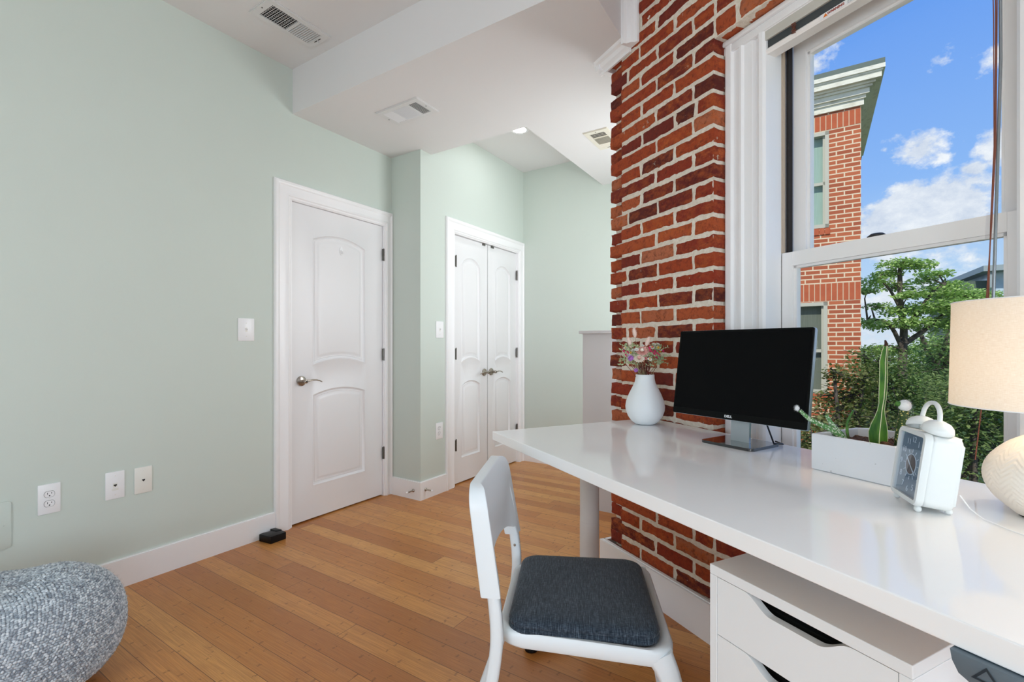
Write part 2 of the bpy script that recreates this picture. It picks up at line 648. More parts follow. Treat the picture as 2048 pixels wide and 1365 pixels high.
def glass(name, tint=(1, 1, 1), refl=1.0):
    m = bpy.data.materials.new(name)
    m.use_nodes = True
    m.node_tree.nodes.clear()
    n = NT(m.node_tree)
    fr = n.add('ShaderNodeFresnel', {'IOR': 1.45}).outputs[0]
    fr = n.m('MULTIPLY', fr, n.m('SUBTRACT', 1.0, n.add('ShaderNodeNewGeometry').outputs['Backfacing']))
    tr = n.add('ShaderNodeBsdfTransparent', {'Color': tint})
    gl = n.add('ShaderNodeBsdfGlossy', {'Color': (1, 1, 1, 1), 'Roughness': 0.01})
    mx = n.add('ShaderNodeMixShader', {0: n.m('MULTIPLY', fr, refl), 1: tr.outputs[0], 2: gl.outputs[0]})
    n.add('ShaderNodeOutputMaterial', {'Surface': mx.outputs[0]})
    M[name] = m


glass('window_glass', (.97, .985, .98), .35)
glass('clear_plastic', (.93, .93, .94), .6)


def emitter(name, col, st):
    m = bpy.data.materials.new(name)
    m.use_nodes = True
    m.node_tree.nodes.clear()
    n = NT(m.node_tree)
    e = n.add('ShaderNodeEmission', {'Color': col, 'Strength': st})
    n.add('ShaderNodeOutputMaterial', {'Surface': e.outputs[0]})
    M[name] = m


emitter('downlight_glow', (.98, .98, 1.0), 95)
emitter('fill_globe_glow', (.94, .97, 1.0), 7)
emitter('bulb_glow', (1, .85, .66), 46)

# ------------------------------------------------------------------ room shell
ZC, ZS = 2.862, 2.583
NW_ = 2.748     # left wall face
NC_ = 2.445     # closet wall face
SR, SF = 2.560, 4.013   # return wall, far wall
BN = 1.483      # brick face
b = BM()
PLAN = [(-1.94, -1.84), (.93, -1.84), (2.30, .41), (4.15, .41), (4.15, 2.9), (-1.94, 2.9)]
prism(b, PLAN, 'z', -.12, 0)
struct('floor', b, 'bamboo', aL)

b = BM()
wallbox(b, -1.8, SR, 0, ZC, NW_, NW_ + .14, [(1.727, 2.498, -1, 2.055)])
struct('wall_left', b, 'sage_paint', aL)
b = BM()
box(b, SR, SR + .10, NC_ + .14, NW_ + .14, 0, ZC)
box(b, SR, SR + .10, NC_ + .0005, NC_ + .14, 0, ZC)
struct('wall_return', b, 'sage_paint', aL)
b = BM()
wallbox(b, SR + .10, SF, 0, ZC, NC_, NC_ + .14, [(2.945, 3.935, -1, 2.055)])
box(b, SR + .0005, SR + .10, NC_, NC_ + .0005, 0, ZC)
struct('wall_closet', b, 'sage_paint', aL)
b = BM()
box(b, SF, SF + .14, .55, NC_ + .14, 0, ZC)
struct('wall_far', b, 'sage_paint', aL)
b = BM()
wallbox(b, 2.385, SF + .14, 0, ZC, .41, .55, [(2.74, 3.50, .9, 2.2)])
struct('wall_stair', b, 'sage_paint', aL)
b = BM()
wallbox(b, -(NW_ + .14), 1.84, 0, ZC, -1.94, -1.8, [(-1.6, .1, .6, 1.5)])
struct('wall_rear', b, 'sage_paint', aL - PI / 2)
b = BM()
box(b, -1.9, .4, -3.5, -1.94, 1.62, 1.70)
struct('sun_blocker', b, 'trim_paint', aL - PI / 2)  # unseen slab added to keep the sun out of the rear opening
b = BM()
wallbox(b, -1.8, .80, 0, ZC, -1.84, -1.70, [(-1.5, 0, .65, 1.75)])
struct('wall_right', b, 'sage_paint', aL)

# ceiling with its lowered soffits (bulkhead)
b = BM()
prism(b, PLAN, 'z', ZC, ZC + .12)
box(b, 1.742, 2.678, .765, NW_, ZS, ZC)
box(b, 2.678, SF, .55, 1.609, ZS, ZC)
struct('ceiling', b, 'ceiling_paint', aL)

# closet/door voids get a dark backing so no daylight leaks in
b = BM()
box(b, 1.70, 2.53, NW_ + .14, NW_ + .16, 0, 2.1)
box(b, 2.90, 3.98, NC_ + .14, NC_ + .16, 0, 2.1)
struct('wall_behind', b, 'halfwall_paint', aL)


# brick wall with mortar, individual bricks in one mesh
WU0, WU1, WZ0, WZ1 = -1.289, -.345, .60, 2.305    # rough window opening
E2 = (.25, .95, .60, 2.305)


def brick(bm, u0, u1, n0, n1, z0, z1, face='n', seed=0, amp=.0034):
    """one worn brick: the face(s) towards the room gridded and roughened"""
    nu = max(4, int((u1 - u0) / .012))
    nz = 6
    nn = 3
    vs = {}

    def V(i, j, k):
        key = (i, j, k)
        if key not in vs:
            p = Vector((u0 + (u1 - u0) * i / nu, n0 + (n1 - n0) * k / nn, z0 + (z1 - z0) * j / nz))
            q = p * 38
            d = noise.noise_vector(q) * amp + noise.noise_vector(p * 11) * amp * .8 + noise.noise_vector(p * 95) * amp * .45
            ei = (i in (0, nu)) + (j in (0, nz)) + (k == 0)
            if ei >= 2:
                p.z += (.004 if j == 0 else -.004 if j == nz else 0)
                p.x += (.003 if i == 0 else -.003 if i == nu else 0)
                p.y += .003 if k == 0 else 0
            p += Vector((d.x, d.y * .7, d.z))
            vs[key] = bm.verts.new(p)
        return vs[key]
    for i in range(nu):
        for j in range(nz):
            bm.faces.new((V(i, j, 0), V(i + 1, j, 0), V(i + 1, j + 1, 0), V(i, j + 1, 0)))
    for k in range(nn):
        for j in range(nz):
            bm.faces.new((V(0, j, k + 1), V(0, j, k), V(0, j + 1, k), V(0, j + 1, k + 1)))
            bm.faces.new((V(nu, j, k), V(nu, j, k + 1), V(nu, j + 1, k + 1), V(nu, j + 1, k)))
        for i in range(nu):
            bm.faces.new((V(i, 0, k), V(i, 0, k + 1), V(i + 1, 0, k + 1), V(i + 1, 0, k)))
            bm.faces.new((V(i, nz, k), V(i + 1, nz, k), V(i + 1, nz, k + 1), V(i, nz, k + 1)))


mb = BM()
md = .0035
# pillar with a toothed left end, wall below and above the window, and the wall beyond it
box(mb, -1.838, WU0 - .006, BN + md, 1.745, 0, ZC)
box(mb, -1.915, -1.838, BN + .030, 1.745, 0, ZC)
box(mb, WU0 - .006, WU1 + .006, BN + md, 1.745, 0, WZ0)
box(mb, WU0 - .006, WU1 + .006, BN + md, 1.745, WZ1 + .004, ZC)
wallbox(mb, WU1 + .006, 1.25, 0, ZC, BN + md, 1.745, [E2])
# ragged mortar surface
for f in list(mb.faces):
    pass
bb = BM()
pitch, zt = .0682, 2.048
BR = random.Random(11)
k = -12
while True:
    z1 = zt - pitch * k - .004
    z0 = z1 - pitch + .0085
    if z1 < .0:
        break
    if z0 < ZC - .02:
        z1c = min(z1, ZC - .002)
        odd = k % 2 == 1
        x = WU0
        first = .102 if not odd else .205
        cuts = []
        # pillar, from the window corner leftwards
        xs = [WU0]
        u = WU0 - first
        while u > -1.80:
            xs.append(u)
            u -= .205 + BR.uniform(-.008, .012)
        endt = -1.846 if odd else -1.928 + BR.uniform(-.006, .006)
        if xs[-1] - endt < .05 and len(xs) > 2:
            xs.pop()
        xs.append(endt)
        for a, c in zip(xs, xs[1:]):
            g = .0045
            u1_ = a - (g if a != WU0 else 0)
            u0_ = c + (g if c != endt else 0)
            if BR.random() < .11 and u1_ - u0_ > .15:   # a broken brick: two pieces
                mth = u0_ + (u1_ - u0_) * BR.uniform(.35, .65)
                brick(bb, u0_, mth - .007, BN + BR.uniform(-.002, .002), BN + .10, z0, z1c)
                brick(bb, mth + .007, u1_, BN + BR.uniform(-.002, .002), BN + .10, z0, z1c)
            else:
                dz = BR.uniform(-.0022, .0022)
                brick(bb, u0_, u1_, BN + BR.uniform(-.0025, .002), BN + (.10 if a != WU0 else .078), z0 + dz, z1c + dz)
        if odd:     # recessed half brick that leaves the toothing
            brick(bb, -1.952 + BR.uniform(-.006, .005), -1.840, BN + .024, BN + .12, z0, z1c)
        # lintel zone above / apron below the window, and beyond it
        def run(ua, ub):
            u = ua + (0.102 if odd else 0)
            if odd:
                brick(bb, ua + .006, u - .006, BN + BR.uniform(-.002, .002), BN + .09, z0, z1c)
            while u < ub - .03:
                v = min(ub, u + .21)
                brick(bb, u + .006, v - .006, BN + BR.uniform(-.002, .002), BN + .09, z0, z1c)
                u = v
        if z1 > WZ1 + .03:
            z0 = WZ1 + .003 if z0 < WZ1 + .035 else z0
            run(WU0, 1.10)
        elif z1 < WZ0:
            run(WU0, 1.10)
        else:
            run(WU1, E2[0])
    k += 1
struct('wall_brick', mb, 'mortar', aW)
wb = obj('bricks', bb, 'old_brick', rz=aW, smooth=60)
wb.rotation_euler = (0, 0, 0)
wb.parent = bpy.data.objects['wall_brick']
wb['kind'] = 'structure'

# baseboards
b = BM()


def base_run(bm, x0, x1, y, h=.135, t=.016, sgn=-1):
    box(bm, x0, x1, min(y, y + sgn * t), max(y, y + sgn * t), 0, h - .004)
    box(bm, x0, x1, min(y, y + sgn * t * .6), max(y, y + sgn * t * .6), h - .004, h)


base_run(b, -1.8, 1.619, NW_)
struct('baseboard_left', b, 'trim_paint', aL)
b = BM()
box(b, SR - .016, SR, NC_ - .016, NW_, 0, .131)
box(b, SR - .010, SR, NC_ - .010, NW_, .131, .135)
struct('baseboard_return', b, 'trim_paint', aL)
b = BM()
base_run(b, SR, 2.837, NC_)
struct('baseboard_closet', b, 'trim_paint', aL)
b = BM()
box(b, SF - .016, SF, 1.37, NC_, 0, .131)
box(b, SF - .010, SF, 1.37, NC_, .131, .135)
struct('baseboard_far', b, 'trim_paint', aL)
b = BM()
box(b, -1.972, 1.08, 1.453, 1.474, 0, .15)
box(b, -1.972, 1.08, 1.474, 1.483, 0, .149)
box(b, -1.972, -1.952, 1.474, 1.60, 0, .149)
box(b, -1.95, 1.08, 1.462, 1.4755, .149, .1545)
struct('baseboard_brick', b, 'trim_paint', aW)

# crown moulding where the soffit meets the brick
b = BM()
crown = [(0, 0), (0, .012), (.010, .016), (.016, .030), (.030, .034), (.040, .048), (.052, .050), (.052, 0)]


def crown_run(bm, u0, u1):
    lo, hi = [], []
    for d, h in crown:
        lo.append(bm.verts.new((u0, BN - d, ZS - h * 0.85)))
        hi.append(bm.verts.new((u1, BN - d, ZS - h * 0.85)))
    for i in range(len(crown) - 1):
        bm.faces.new((lo[i], lo[i + 1], hi[i + 1], hi[i]))
    bm.faces.new(lo)
    bm.faces.new(hi[::-1])


crown_prof = [(0.0, .058), (.010, .058), (.013, .046), (.028, .036), (.036, .020), (.050, .014), (.054, 0.0), (0.0, 0.0)]


def sweep(bm, prof, path):
    """path: list of (origin, axis_a, axis_b) stations"""
    rings = [[bm.verts.new(o + a * p + c * q) for p, q in prof] for o, a, c in path]
    n = len(prof)
    for r0, r1 in zip(rings, rings[1:]):
        for i in range(n):
            bm.faces.new((r0[i], r0[(i + 1) % n], r1[(i + 1) % n], r1[i]))
    bm.faces.new(rings[0])
    bm.faces.new(rings[-1][::-1])
    bmesh.ops.recalc_face_normals(bm, faces=bm.faces)


X, Y, Z = Vector((1, 0, 0)), Vector((0, 1, 0)), Vector((0, 0, 1))
sweep(b, crown_prof, [(Vector((-1.995, BN, ZS)), -Y, -Z), (Vector((-1.765, BN, ZS)), -Y, -Z)])
sweep(b, [(p * 1.15, q * .95) for p, q in crown_prof], [(Vector((-1.765, BN, ZS - .04)), -Y, X), (Vector((-1.765, BN, ZC)), -Y, X)])
box(b, -1.995, -1.965, BN - .04, BN + .12, ZS - .045, ZS)
struct('trim_crown', b, 'trim_paint', aW)

# low half wall with a cap, behind the desk
b = BM()
box(b, 3.06, 3.17, .55, 1.375, 0, 1.219)
struct('wall_low', b, 'halfwall_paint', aL)
b = BM()
box(b, 3.04, 3.19, .551, 1.397, 1.2195, 1.241, bev=.003)
struct('trim_cap', b, 'halfwall_paint', aL)

# ------------------------------------------------------------------ doors
CAS = [(0, 0), (0, .012), (.006, .020), (.016, .021), (.026, .017), (.032, .012), (.070, .010), (.080, .015), (.088, .016), (.094, .010), (.102, .009), (.1085, .003), (.1085, -.030)]
b = BM()
casing(b, 1.619, 2.5595, 2.153, NW_, CAS, wr=.60)
struct('trim_1', b, 'trim_paint', aL, smooth=30)
b = BM()
casing(b, 2.837, 4.0125, 2.156, NC_, [(w, d) for w, d in CAS], wr=.80)
struct('trim_2', b, 'trim_paint', aL, smooth=30)
for nm, x0, x1, y in (('trim_3', 1.727, 2.498, NW_), ('trim_4', 2.945, 3.935, NC_)):   # jambs
    b = BM()
    box(b, x0 - .002, x0 + .012, y + .001, y + .139, 0, 2.055)
    box(b, x1 - .012, x1 + .002, y + .001, y + .139, 0, 2.055)
    box(b, x0, x1, y + .001, y + .139, 2.043, 2.057)
    struct(nm, b, 'trim_paint', aL)


def arch_outline(xc, hw, zb, zt, rise_t, rise_b, d, na=14):
    """panel outline inset by d: straight sides, arched head, optional arched foot"""
    w = hw - d

    def arcR(rise):
        return (hw * hw + rise * rise) / (2 * rise)
    pts = []
    if rise_t > 0:
        Rr = arcR(rise_t)
        cz = zt - Rr
        for i in range(na + 1):
            x = w - 2 * w * i / na
            pts.append((xc + x, cz + math.sqrt(max(0, (Rr - d) ** 2 - x * x))))
    else:
        pts += [(xc + w, zt - d), (xc - w, zt - d)]
    if rise_b > 0:
        Rr = arcR(rise_b)
        cz = zb + rise_b - Rr
        for i in range(na + 1):
            x = -w + 2 * w * i / na
            pts.append((xc + x, cz + math.sqrt((Rr + d) ** 2 - x * x)))
    else:
        pts += [(xc - w, zb + d), (xc + w, zb + d)]
    return pts


PAN = [(0, 0), (.003, -.002), (.008, -.002), (.014, .010), (.022, .013), (.028, .009), (.034, .011), (.048, .003), (.060, .0015)]


def door_leaf(bm, w, h, panels, t=.035):
    """front face at y=0 looking to -y; panels: (hw, zb, zt, rise_t, rise_b)"""
    outer = [bm.verts.new(p) for p in ((0, 0, 0), (w, 0, 0), (w, 0, h), (0, 0, h))]
    edges = [bm.edges.new((outer[i], outer[(i + 1) % 4])) for i in range(4)]
    for xc, hw, zb, zt, rt, rb in panels:
        rings = []
        for d, dep in PAN:
            rings.append([bm.verts.new((x, dep, z)) for x, z in arch_outline(xc, hw, zb, zt, rt, rb, d)])
        n = len(rings[0])
        for i in range(n):
            edges.append(bm.edges.new((rings[0][i], rings[0][(i + 1) % n])))
        for r0, r1 in zip(rings, rings[1:]):
            for i in range(n):
                bm.faces.new((r0[i], r0[(i + 1) % n], r1[(i + 1) % n], r1[i]))
        bm.faces.new(rings[-1])
    bmesh.ops.triangle_fill(bm, edges=edges, use_beauty=True, use_dissolve=False)
    back = [bm.verts.new((v.co.x, t, v.co.z)) for v in outer]
    for i in range(4):
        bm.faces.new((outer[i], outer[(i + 1) % 4], back[(i + 1) % 4], back[i]))
    bm.faces.new(back)
    bmesh.ops.recalc_face_normals(bm, faces=bm.faces)


def hinge_bm(side=1):
    bm = BM()
    lathe(bm, [(0, -.046), (.0055, -.046), (.0055, .046), (0, .046)], 12)
    for z in (-.018, 0, .018):
        lathe(bm, [(.0062, z - .0006), (.0062, z + .0006)], 12)
    lathe(bm, [(0, .046), (.004, .047), (.0045, .050), (0, .052)], 12)
    box(bm, -.014, .004, -.0005, .0015, -.044, .044)
    return bm


def lever_set(parent, x, y, z, sgn):
    """rosette and curved lever; sgn = direction the lever points along x"""
    e = bpy.data.objects.new('door_handle', None)
    e.empty_display_size = .02
    link(e, parent)
    e.location = (x, y, z)
    bm = BM()
    m = Matrix.Rotation(PI / 2, 4, 'X')
    lathe(bm, [(0, 0), (.032, 0), (.033, .004), (.030, .010), (.022, .013), (.014, .015), (0, .015)], 32, mat=m)
    obj('rosette', bm, 'nickel', e, smooth=35)
    bm = BM()
    lathe(bm, [(.0095, .012), (.0095, .040), (.013, .044), (.013, .058), (.009, .061), (0, .061)], 20, mat=m)
    tube(bm, [(0, -.052, 0), (sgn * .02, -.054, .002), (sgn * .045, -.054, .006), (sgn * .075, -.053, .005), (sgn * .10, -.051, -.002), (sgn * .118, -.049, -.010)],
         [.010, .0095, .0085, .0075, .0065, .004], 12, flat=.6)
    obj('lever', bm, 'nickel', e, smooth=60)
    bm = BM()
    lathe(bm, [(0, .061), (.005, .0615), (.005, .063), (0, .063)], 14, mat=m)
    obj('keyhole', bm, 'slot_dark', e)


def hinge_at(parent, x, z, y=-.006):
    obj('hinge', hinge_bm(), 'hinge_steel', parent, loc=(x, y, z), smooth=40)


P0 = PL(1.7415, 2.765, .010)
d1 = thing('door_1', '', None, P0, aL)
d1['kind'] = 'structure'
b = BM()
door_leaf(b, .741, 2.031, [(.366, .219, .99, 1.882, .052, .042), (.366, .219, .205, .848, .040, 0)])
obj('door_leaf', b, 'door_paint', d1, smooth=50)
lever_set(d1, .070, 0, .900, 1)
for z in (.315, 1.06, 1.815):
    hinge_at(d1, .7475, z, -.012)

for nm, x0, sgn, xl in (('door_2', 2.958, -1, .430), ('door_3', 3.4445, 1, .048)):
    d = thing(nm, '', None, PL(x0, 2.470, .010), aL)
    d['kind'] = 'structure'
    b = BM()
    door_leaf(b, .478, 2.029, [(.239, .138, .975, 1.880, .078, .045), (.239, .138, .193, .842, .045, 0)])
    obj('door_leaf', b, 'door_paint', d, smooth=50)
    lever_set(d, xl, 0, .893, sgn)
    for z in (.315, 1.06, 1.815):
        hinge_at(d, .030 if sgn < 0 else .474, z, -.012)
    b = BM()
    bx = .40 if sgn < 0 else .045
    box(b, bx, bx + .04, -.008, .02, 2.012, 2.029)
    obj('catch_plate', b, 'hinge_steel', d)

# adhesive hook on the door
t = thing('adhesive_hook', 'small white teardrop hook stuck to the top panel of the single door', 'hook', PL(2.116, 2.7665, 1.79), aL)
b = BM()
prism(b, [(.0135 * math.cos(a), .034 * math.sin(a) * (1 if math.sin(a) > 0 else .8)) for a in [2 * PI * i / 20 for i in range(20)]], 'y', -.004, 0, bev=.001)
obj('back_plate', b, 'plastic_white', t, smooth=40)
b = BM()
tube(b, [(0, -.004, .006), (0, -.008, -.006), (0, -.014, -.014), (0, -.020, -.010), (0, -.021, -.003)], [.008, .008, .007, .006, .004], 10)
obj('hook', b, 'plastic_white', t, smooth=60)


# ------------------------------------------------------------------ wall plates
def plate(name, label, cat, s, z, n, kindp, w=.072, h=.126, m='plastic_white'):
    t = thing(name, label, cat, PL(s, n, z), aL)
    b = BM()
    box(b, -w / 2, w / 2, -.0055, -.0002, -h / 2, h / 2, bev=.002)
    obj('cover_plate', b, m, t, smooth=40)
    if kindp == 'switch':
        b = BM()
        box(b, -.006, .006, -.0062, -.0052, -.013, .013)
        obj('toggle_slot', b, 'ivory_plastic', t)
        b = BM()
        prism(b, [(-.0050, -.006), (-.0165, .004), (-.0165, .009), (-.0050, .006)], 'x', -.004, .004)
        obj('toggle', b, m, t)
        ys = (-.038, .038)
    elif kindp == 'duplex':
        for zz in (-.020, .020):
            b = BM()
            o = [(.0165 * math.cos(a), max(-.0125, min(.0125, .0165 * math.sin(a))) + zz) for a in [2 * PI * i / 24 for i in range(24)]]
            prism(b, o, 'y', -.0072, -.0050)
            r = obj('receptacle', b, m, t)
            b = BM()
            box(b, -.0075, -.0055, -.0077, -.0068, zz - .0005, zz + .0075)
            box(b, .0055, .0075, -.0077, -.0068, zz + .0005, zz + .0070)
            ball(b, (0, -.0068, zz - .0065), .0028, 2, (1, .4, 1))
            obj('slots', b, 'slot_dark', r)
            b = BM()
            bo = [(.0175 * math.cos(a), max(-.0134, min(.0134, .0175 * math.sin(a))) + zz) for a in [2 * PI * i / 24 for i in range(24)]]
            prism(b, bo, 'y', -.0064, -.0050)
            obj('gap_ring', b, 'slot_dark', t)
        ys = (0,)
    else:
        b = BM()
        box(b, -.0085, .0085, -.0065, -.0052, -.009, .010)
        j = obj('jack', b, 'ivory_plastic', t)
        b = BM()
        prism(b, [(-.006, .004), (.006, .004), (.006, -.001), (.002, -.004), (.002, -.006), (-.002, -.006), (-.002, -.004), (-.006, -.001)], 'y', -.0072, -.0060)
        obj('jack_port', b, 'slot_dark', j)
        ys = (-.044, .044)
        if kindp == 'double':
            b = BM()
            box(b, -.012, .012, -.0064, -.0052, -.024, -.013)
            obj('blank_insert', b, 'ivory_plastic', t)
    for zz in ys:
        b = BM()
        lathe(b, [(0, .0052), (.0026, .0052), (.0022, .0066), (0, .0068)], 10, mat=Matrix.Translation((0, 0, zz)) @ Matrix.Rotation(PI / 2, 4, 'X'))
        obj('screw', b, 'ivory_plastic', t)
    return t


plate('wall_outlet', 'white duplex power outlet low on the green wall, nearest the pouf', 'outlet', .628, .482, NW_, 'duplex')
plate('network_plate', 'white data wall plate, middle of the three low plates on the left wall', 'wall plate', .8525, .484, NW_, 'double')
plate('phone_plate', 'ivory phone jack plate, rightmost of the three low plates on the left wall', 'wall plate', .9625, .483, NW_, 'jack', m='ivory_plastic')
plate('light_switch', 'wide white light switch left of the single door', 'light switch', 1.455, 1.227, NW_, 'switch', w=.092, h=.130)
plate('light_switch', 'white light switch between the wall corner and the closet doors', 'light switch', 2.769, 1.261, NC_, 'switch', w=.086, h=.128)
plate('wall_outlet', 'white power outlet low beside the closet door casing', 'outlet', 2.764, .48, NC_, 'duplex', w=.080, h=.126)
t = thing('access_panel', 'green painted access panel cover flush on the wall above the pouf', 'access panel', PL(.28, NW_, .41), aL)
b = BM()
prism(b, rrect(-.235, .235, -.095, .095, .012), 'y', -.006, -.0002, bev=.0015)
obj('panel_cover', b, 'sage_paint', t, smooth=40)
b = BM()
b.free()
for x in (-.215, .215):
    b = BM()
    lathe(b, [(0, .006), (.004, .006), (.0035, .0075), (0, .0075)], 10, mat=Matrix.Translation((x, 0, 0)) @ Matrix.Rotation(PI / 2, 4, 'X'))
    obj('screw', b, 'sage_paint', t)


# spring door stops on the corner baseboards
def door_stop(label, loc, rz):
    t = thing('door_stop', label, 'door stop', loc, rz)
    m = Matrix.Rotation(PI / 2, 4, 'X')
    b = BM()
    lathe(b, [(0, 0), (.013, 0), (.012, .004), (.007, .007), (.005, .012)], 20, mat=m)
    obj('mount', b, 'nickel', t, smooth=40)
    b = BM()
    pts = []
    for i in range(150):
        a = i * .75
        y = .010 + .050 * i / 150
        pts.append((.0045 * math.cos(a), -y, .0045 * math.sin(a)))
    tube(b, pts, .0011, 5)
    lathe(b, [(.0035, .008), (.0035, .060)], 10, mat=m)
    obj('spring', b, 'nickel', t, smooth=60)
    b = BM()
    lathe(b, [(0, .058), (.007, .058), (.0075, .062), (.0075, .070), (.005, .074), (0, .075)], 16, mat=m)
    obj('rubber_tip', b, 'plastic_white', t, smooth=40)


door_stop('nickel spring door stop on the short return baseboard beside the single door', PL(SR - .016, 2.50, .066), aL - PI / 2)
door_stop('nickel spring door stop on the closet side baseboard, right of the corner', PL(2.598, NC_ - .016, .072), aL)

# door wedge
t = thing('door_wedge', 'black rubber door wedge on the floor against the left casing', 'door stop', PL(1.565, 2.668, 0), aL + math.radians(8))
b = BM()
prism(b, [(-.045, -.045), (.045, -.058), (.052, -.020), (.020, .0), (.020, .03), (-.02, .052), (-.045, .052)], 'z', .0, .042, bev=.003)
obj('wedge_body', b, 'black_rubber', t, smooth=40)
b = BM()
prism(b, [(.022, .000), (.052, -.015), (.056, .045), (.030, .055)], 'z', .0, .046, bev=.003)
obj('wedge_toe', b, 'black_rubber', t, smooth=40)


# ------------------------------------------------------------------ ceiling vents and light
def vent(label, s, n, z, L_, W_, rz, banks, m='vent_paint', lever=True):
    t = thing('ceiling_vent', label, 'air vent', PL(s, n, z), rz)
    b = BM()
    il, iw = L_ / 2 - .034, W_ / 2 - .030
    o = rrect(-L_ / 2, L_ / 2, -W_ / 2, W_ / 2, .002, 1)
    for (x0, x1, y0, y1) in ((-L_ / 2, L_ / 2, iw, W_ / 2), (-L_ / 2, L_ / 2, -W_ / 2, -iw), (-L_ / 2, -il, -iw, iw), (il, L_ / 2, -iw, iw)):
        box(b, x0, x1, y0, y1, -.008, -.0003)
    # raised bevel lip round the outside
    for (x0, x1, y0, y1) in ((-L_ / 2 - .004, L_ / 2 + .004, W_ / 2, W_ / 2 + .004), (-L_ / 2 - .004, L_ / 2 + .004, -W_ / 2 - .004, -W_ / 2), (-L_ / 2 - .004, -L_ / 2, -W_ / 2, W_ / 2), (L_ / 2, L_ / 2 + .004, -W_ / 2, W_ / 2)):
        box(b, x0, x1, y0, y1, -.004, -.0003)
    obj('frame', b, m, t)
    b = BM()
    box(b, -il, il, -iw, iw, -.0012, -.0004)
    obj('duct_opening', b, 'duct_dark', t)
    x = -il
    for frac, cnt, tilt, cross in banks:
        w = 2 * il * frac
        b = BM()
        for i in range(cnt):
            cx = x + w * (i + .5) / cnt
            box(b, -.0008, .0008, -iw, iw, -.0055, .0055, mat=Matrix.Translation((cx, 0, -.006)) @ Matrix.Rotation(math.radians(tilt), 4, 'Y'))
        if cross:
            for j in range(1, 8):
                yy = -iw + 2 * iw * j / 8
                box(b, x, x + w, yy - .0008, yy + .0008, -.004, -.002)
        obj('louver_bank', b, m, t)
        x += w
        if x < il - .01:
            b = BM()
            box(b, x - .004, x + .004, -iw, iw, -.009, -.002)
            obj('divider', b, m, t)
    if lever:
        b = BM()
        box(b, il + .008, il + .012, -.035, .02, -.0092, -.0078)
        ob = obj('lever_slot', b, 'slot_dark', t)
        b = BM()
        tube(b, [(il + .010, -.01, -.008), (il + .012, -.012, -.026)], .003, 8)
        obj('lever', b, m, t)
    for sx in (-1, 1):
        b = BM()
        lathe(b, [(0, -.0105), (.004, -.0095), (.004, -.008)], 10, cx=sx * (L_ / 2 - .014), cy=0)
        obj('screw', b, 'hinge_steel', t)
    return t


vent('white two bank ceiling register in the high ceiling by the left wall', 1.495, 2.366, ZC, .350, .180, aL, [(.52, 11, 42, True), (.48, 11, -22, False)])
vent('white three bank ceiling register in the lowered soffit', 2.107, 2.125, ZS, .345, .190, aL - PI / 2, [(.30, 5, 40, False), (.46, 13, 15, False), (.24, 6, -40, False)], lever=False)
vent('cream ceiling register behind the brick pillar in the far soffit', 3.122, 1.247, ZS, .310, .165, aL, [(.30, 4, 74, False), (.46, 9, 40, False), (.24, 4, -74, False)], m='vent_cream')


def downlight(label, s, n, z, group=None):
    t = thing('recessed_light', label, 'ceiling light', PL(s, n, z), aL, group)
    b = BM()
    lathe(b, [(.050, -.0003), (.072, -.0003), (.074, -.004), (.066, -.007), (.052, -.004), (.050, -.0003)], 40)
    obj('trim_ring', b, 'trim_paint', t, smooth=40)
    b = BM()
    lathe(b, [(0, -.0045), (.051, -.0035)], 40)
    obj('diffuser', b, 'downlight_glow', t)


downlight('glowing round recessed light in the raised alcove ceiling above the closet', 3.204, 1.985, ZC)


# fill lamp added unseen behind the camera: a bare opal globe on a pole
t = thing('fill_lamp', 'added white globe fill lamp, unseen behind the viewpoint', 'lamp', (.25, -.95, 0))
b = BM()
lathe(b, [(0, 0), (.14, 0), (.14, .012), (.02, .02), (0, .02)], 32)
obj('lamp_foot', b, 'white_metal', t, smooth=40)
b = BM()
lathe(b, [(.011, .018), (.011, 1.10), (.04, 1.11), (.04, 1.13), (0, 1.13)], 20)
obj('pole', b, 'white_metal', t, smooth=40)
b = BM()
ball(b, (0, 0, 1.25), .13, 4)
obj('globe', b, 'fill_globe_glow', t, smooth=180)

# ------------------------------------------------------------------ window 1
w1 = thing('window_1', '', None, (0, 0, 0), aW)
w1['kind'] = 'structure'
CN = 1.552      # casing plane
JN = 1.63       # lower sash plane
UL, UR = -1.118, -.483
b = BM()
# fluted side casings and head, mitred
prof = [(0, -.02), (0, .010), (.008, .016), (.030, .016), (.036, .006), (.062, .006), (.066, .013), (.074, .013), (.080, .004), (.112, .003), (.120, -.008), (.132, -.004), (.140, .010), (.148, .014), (.160, .012), (.168, .004), (.171, -.012), (.171, -.075)]
casing(b, WU0 + .0006, -.3126, 2.418, CN, prof, z0=.63)
box(b, WU0, -.3126, CN + .012, CN + .02, 2.26, 2.31)
c_ = obj('casing', b, 'trim_paint', w1, smooth=30)
b = BM()
box(b, WU0 - .002, -.343, BN + .045, CN + .03, 2.285, 2.305, bev=.006)
box(b, WU0 - .002, -.343, BN + .055, CN + .03, 2.255, 2.285, bev=.004)
obj('head_moulding', b, 'trim_paint', w1, smooth=40)
b = BM()
box(b, UL - .03, UL - .003, CN + .01, JN + .082, .63, 2.27)
box(b, UR + .003, UR + .03, CN + .01, JN + .082, .63, 2.27)
box(b, UL - .03, UR + .03, CN + .012, JN + .082, 2.245, 2.27)
box(b, UL - .15, UR + .15, CN - .04, JN + .11, .603, .632, bev=.004)
obj('jamb', b, 'sash_white', w1)
b = BM()
for u, s in ((UL, 1), (UR, -1)):
    a, c = sorted((u - s * .003, u - s * .0))
    box(b, min(u - s * .012, u + s * .002), max(u - s * .012, u + s * .002), JN + .004, JN + .018, 1.47, 2.245)
obj('jamb_liner', b, 'jamb_track', w1)
b = BM()
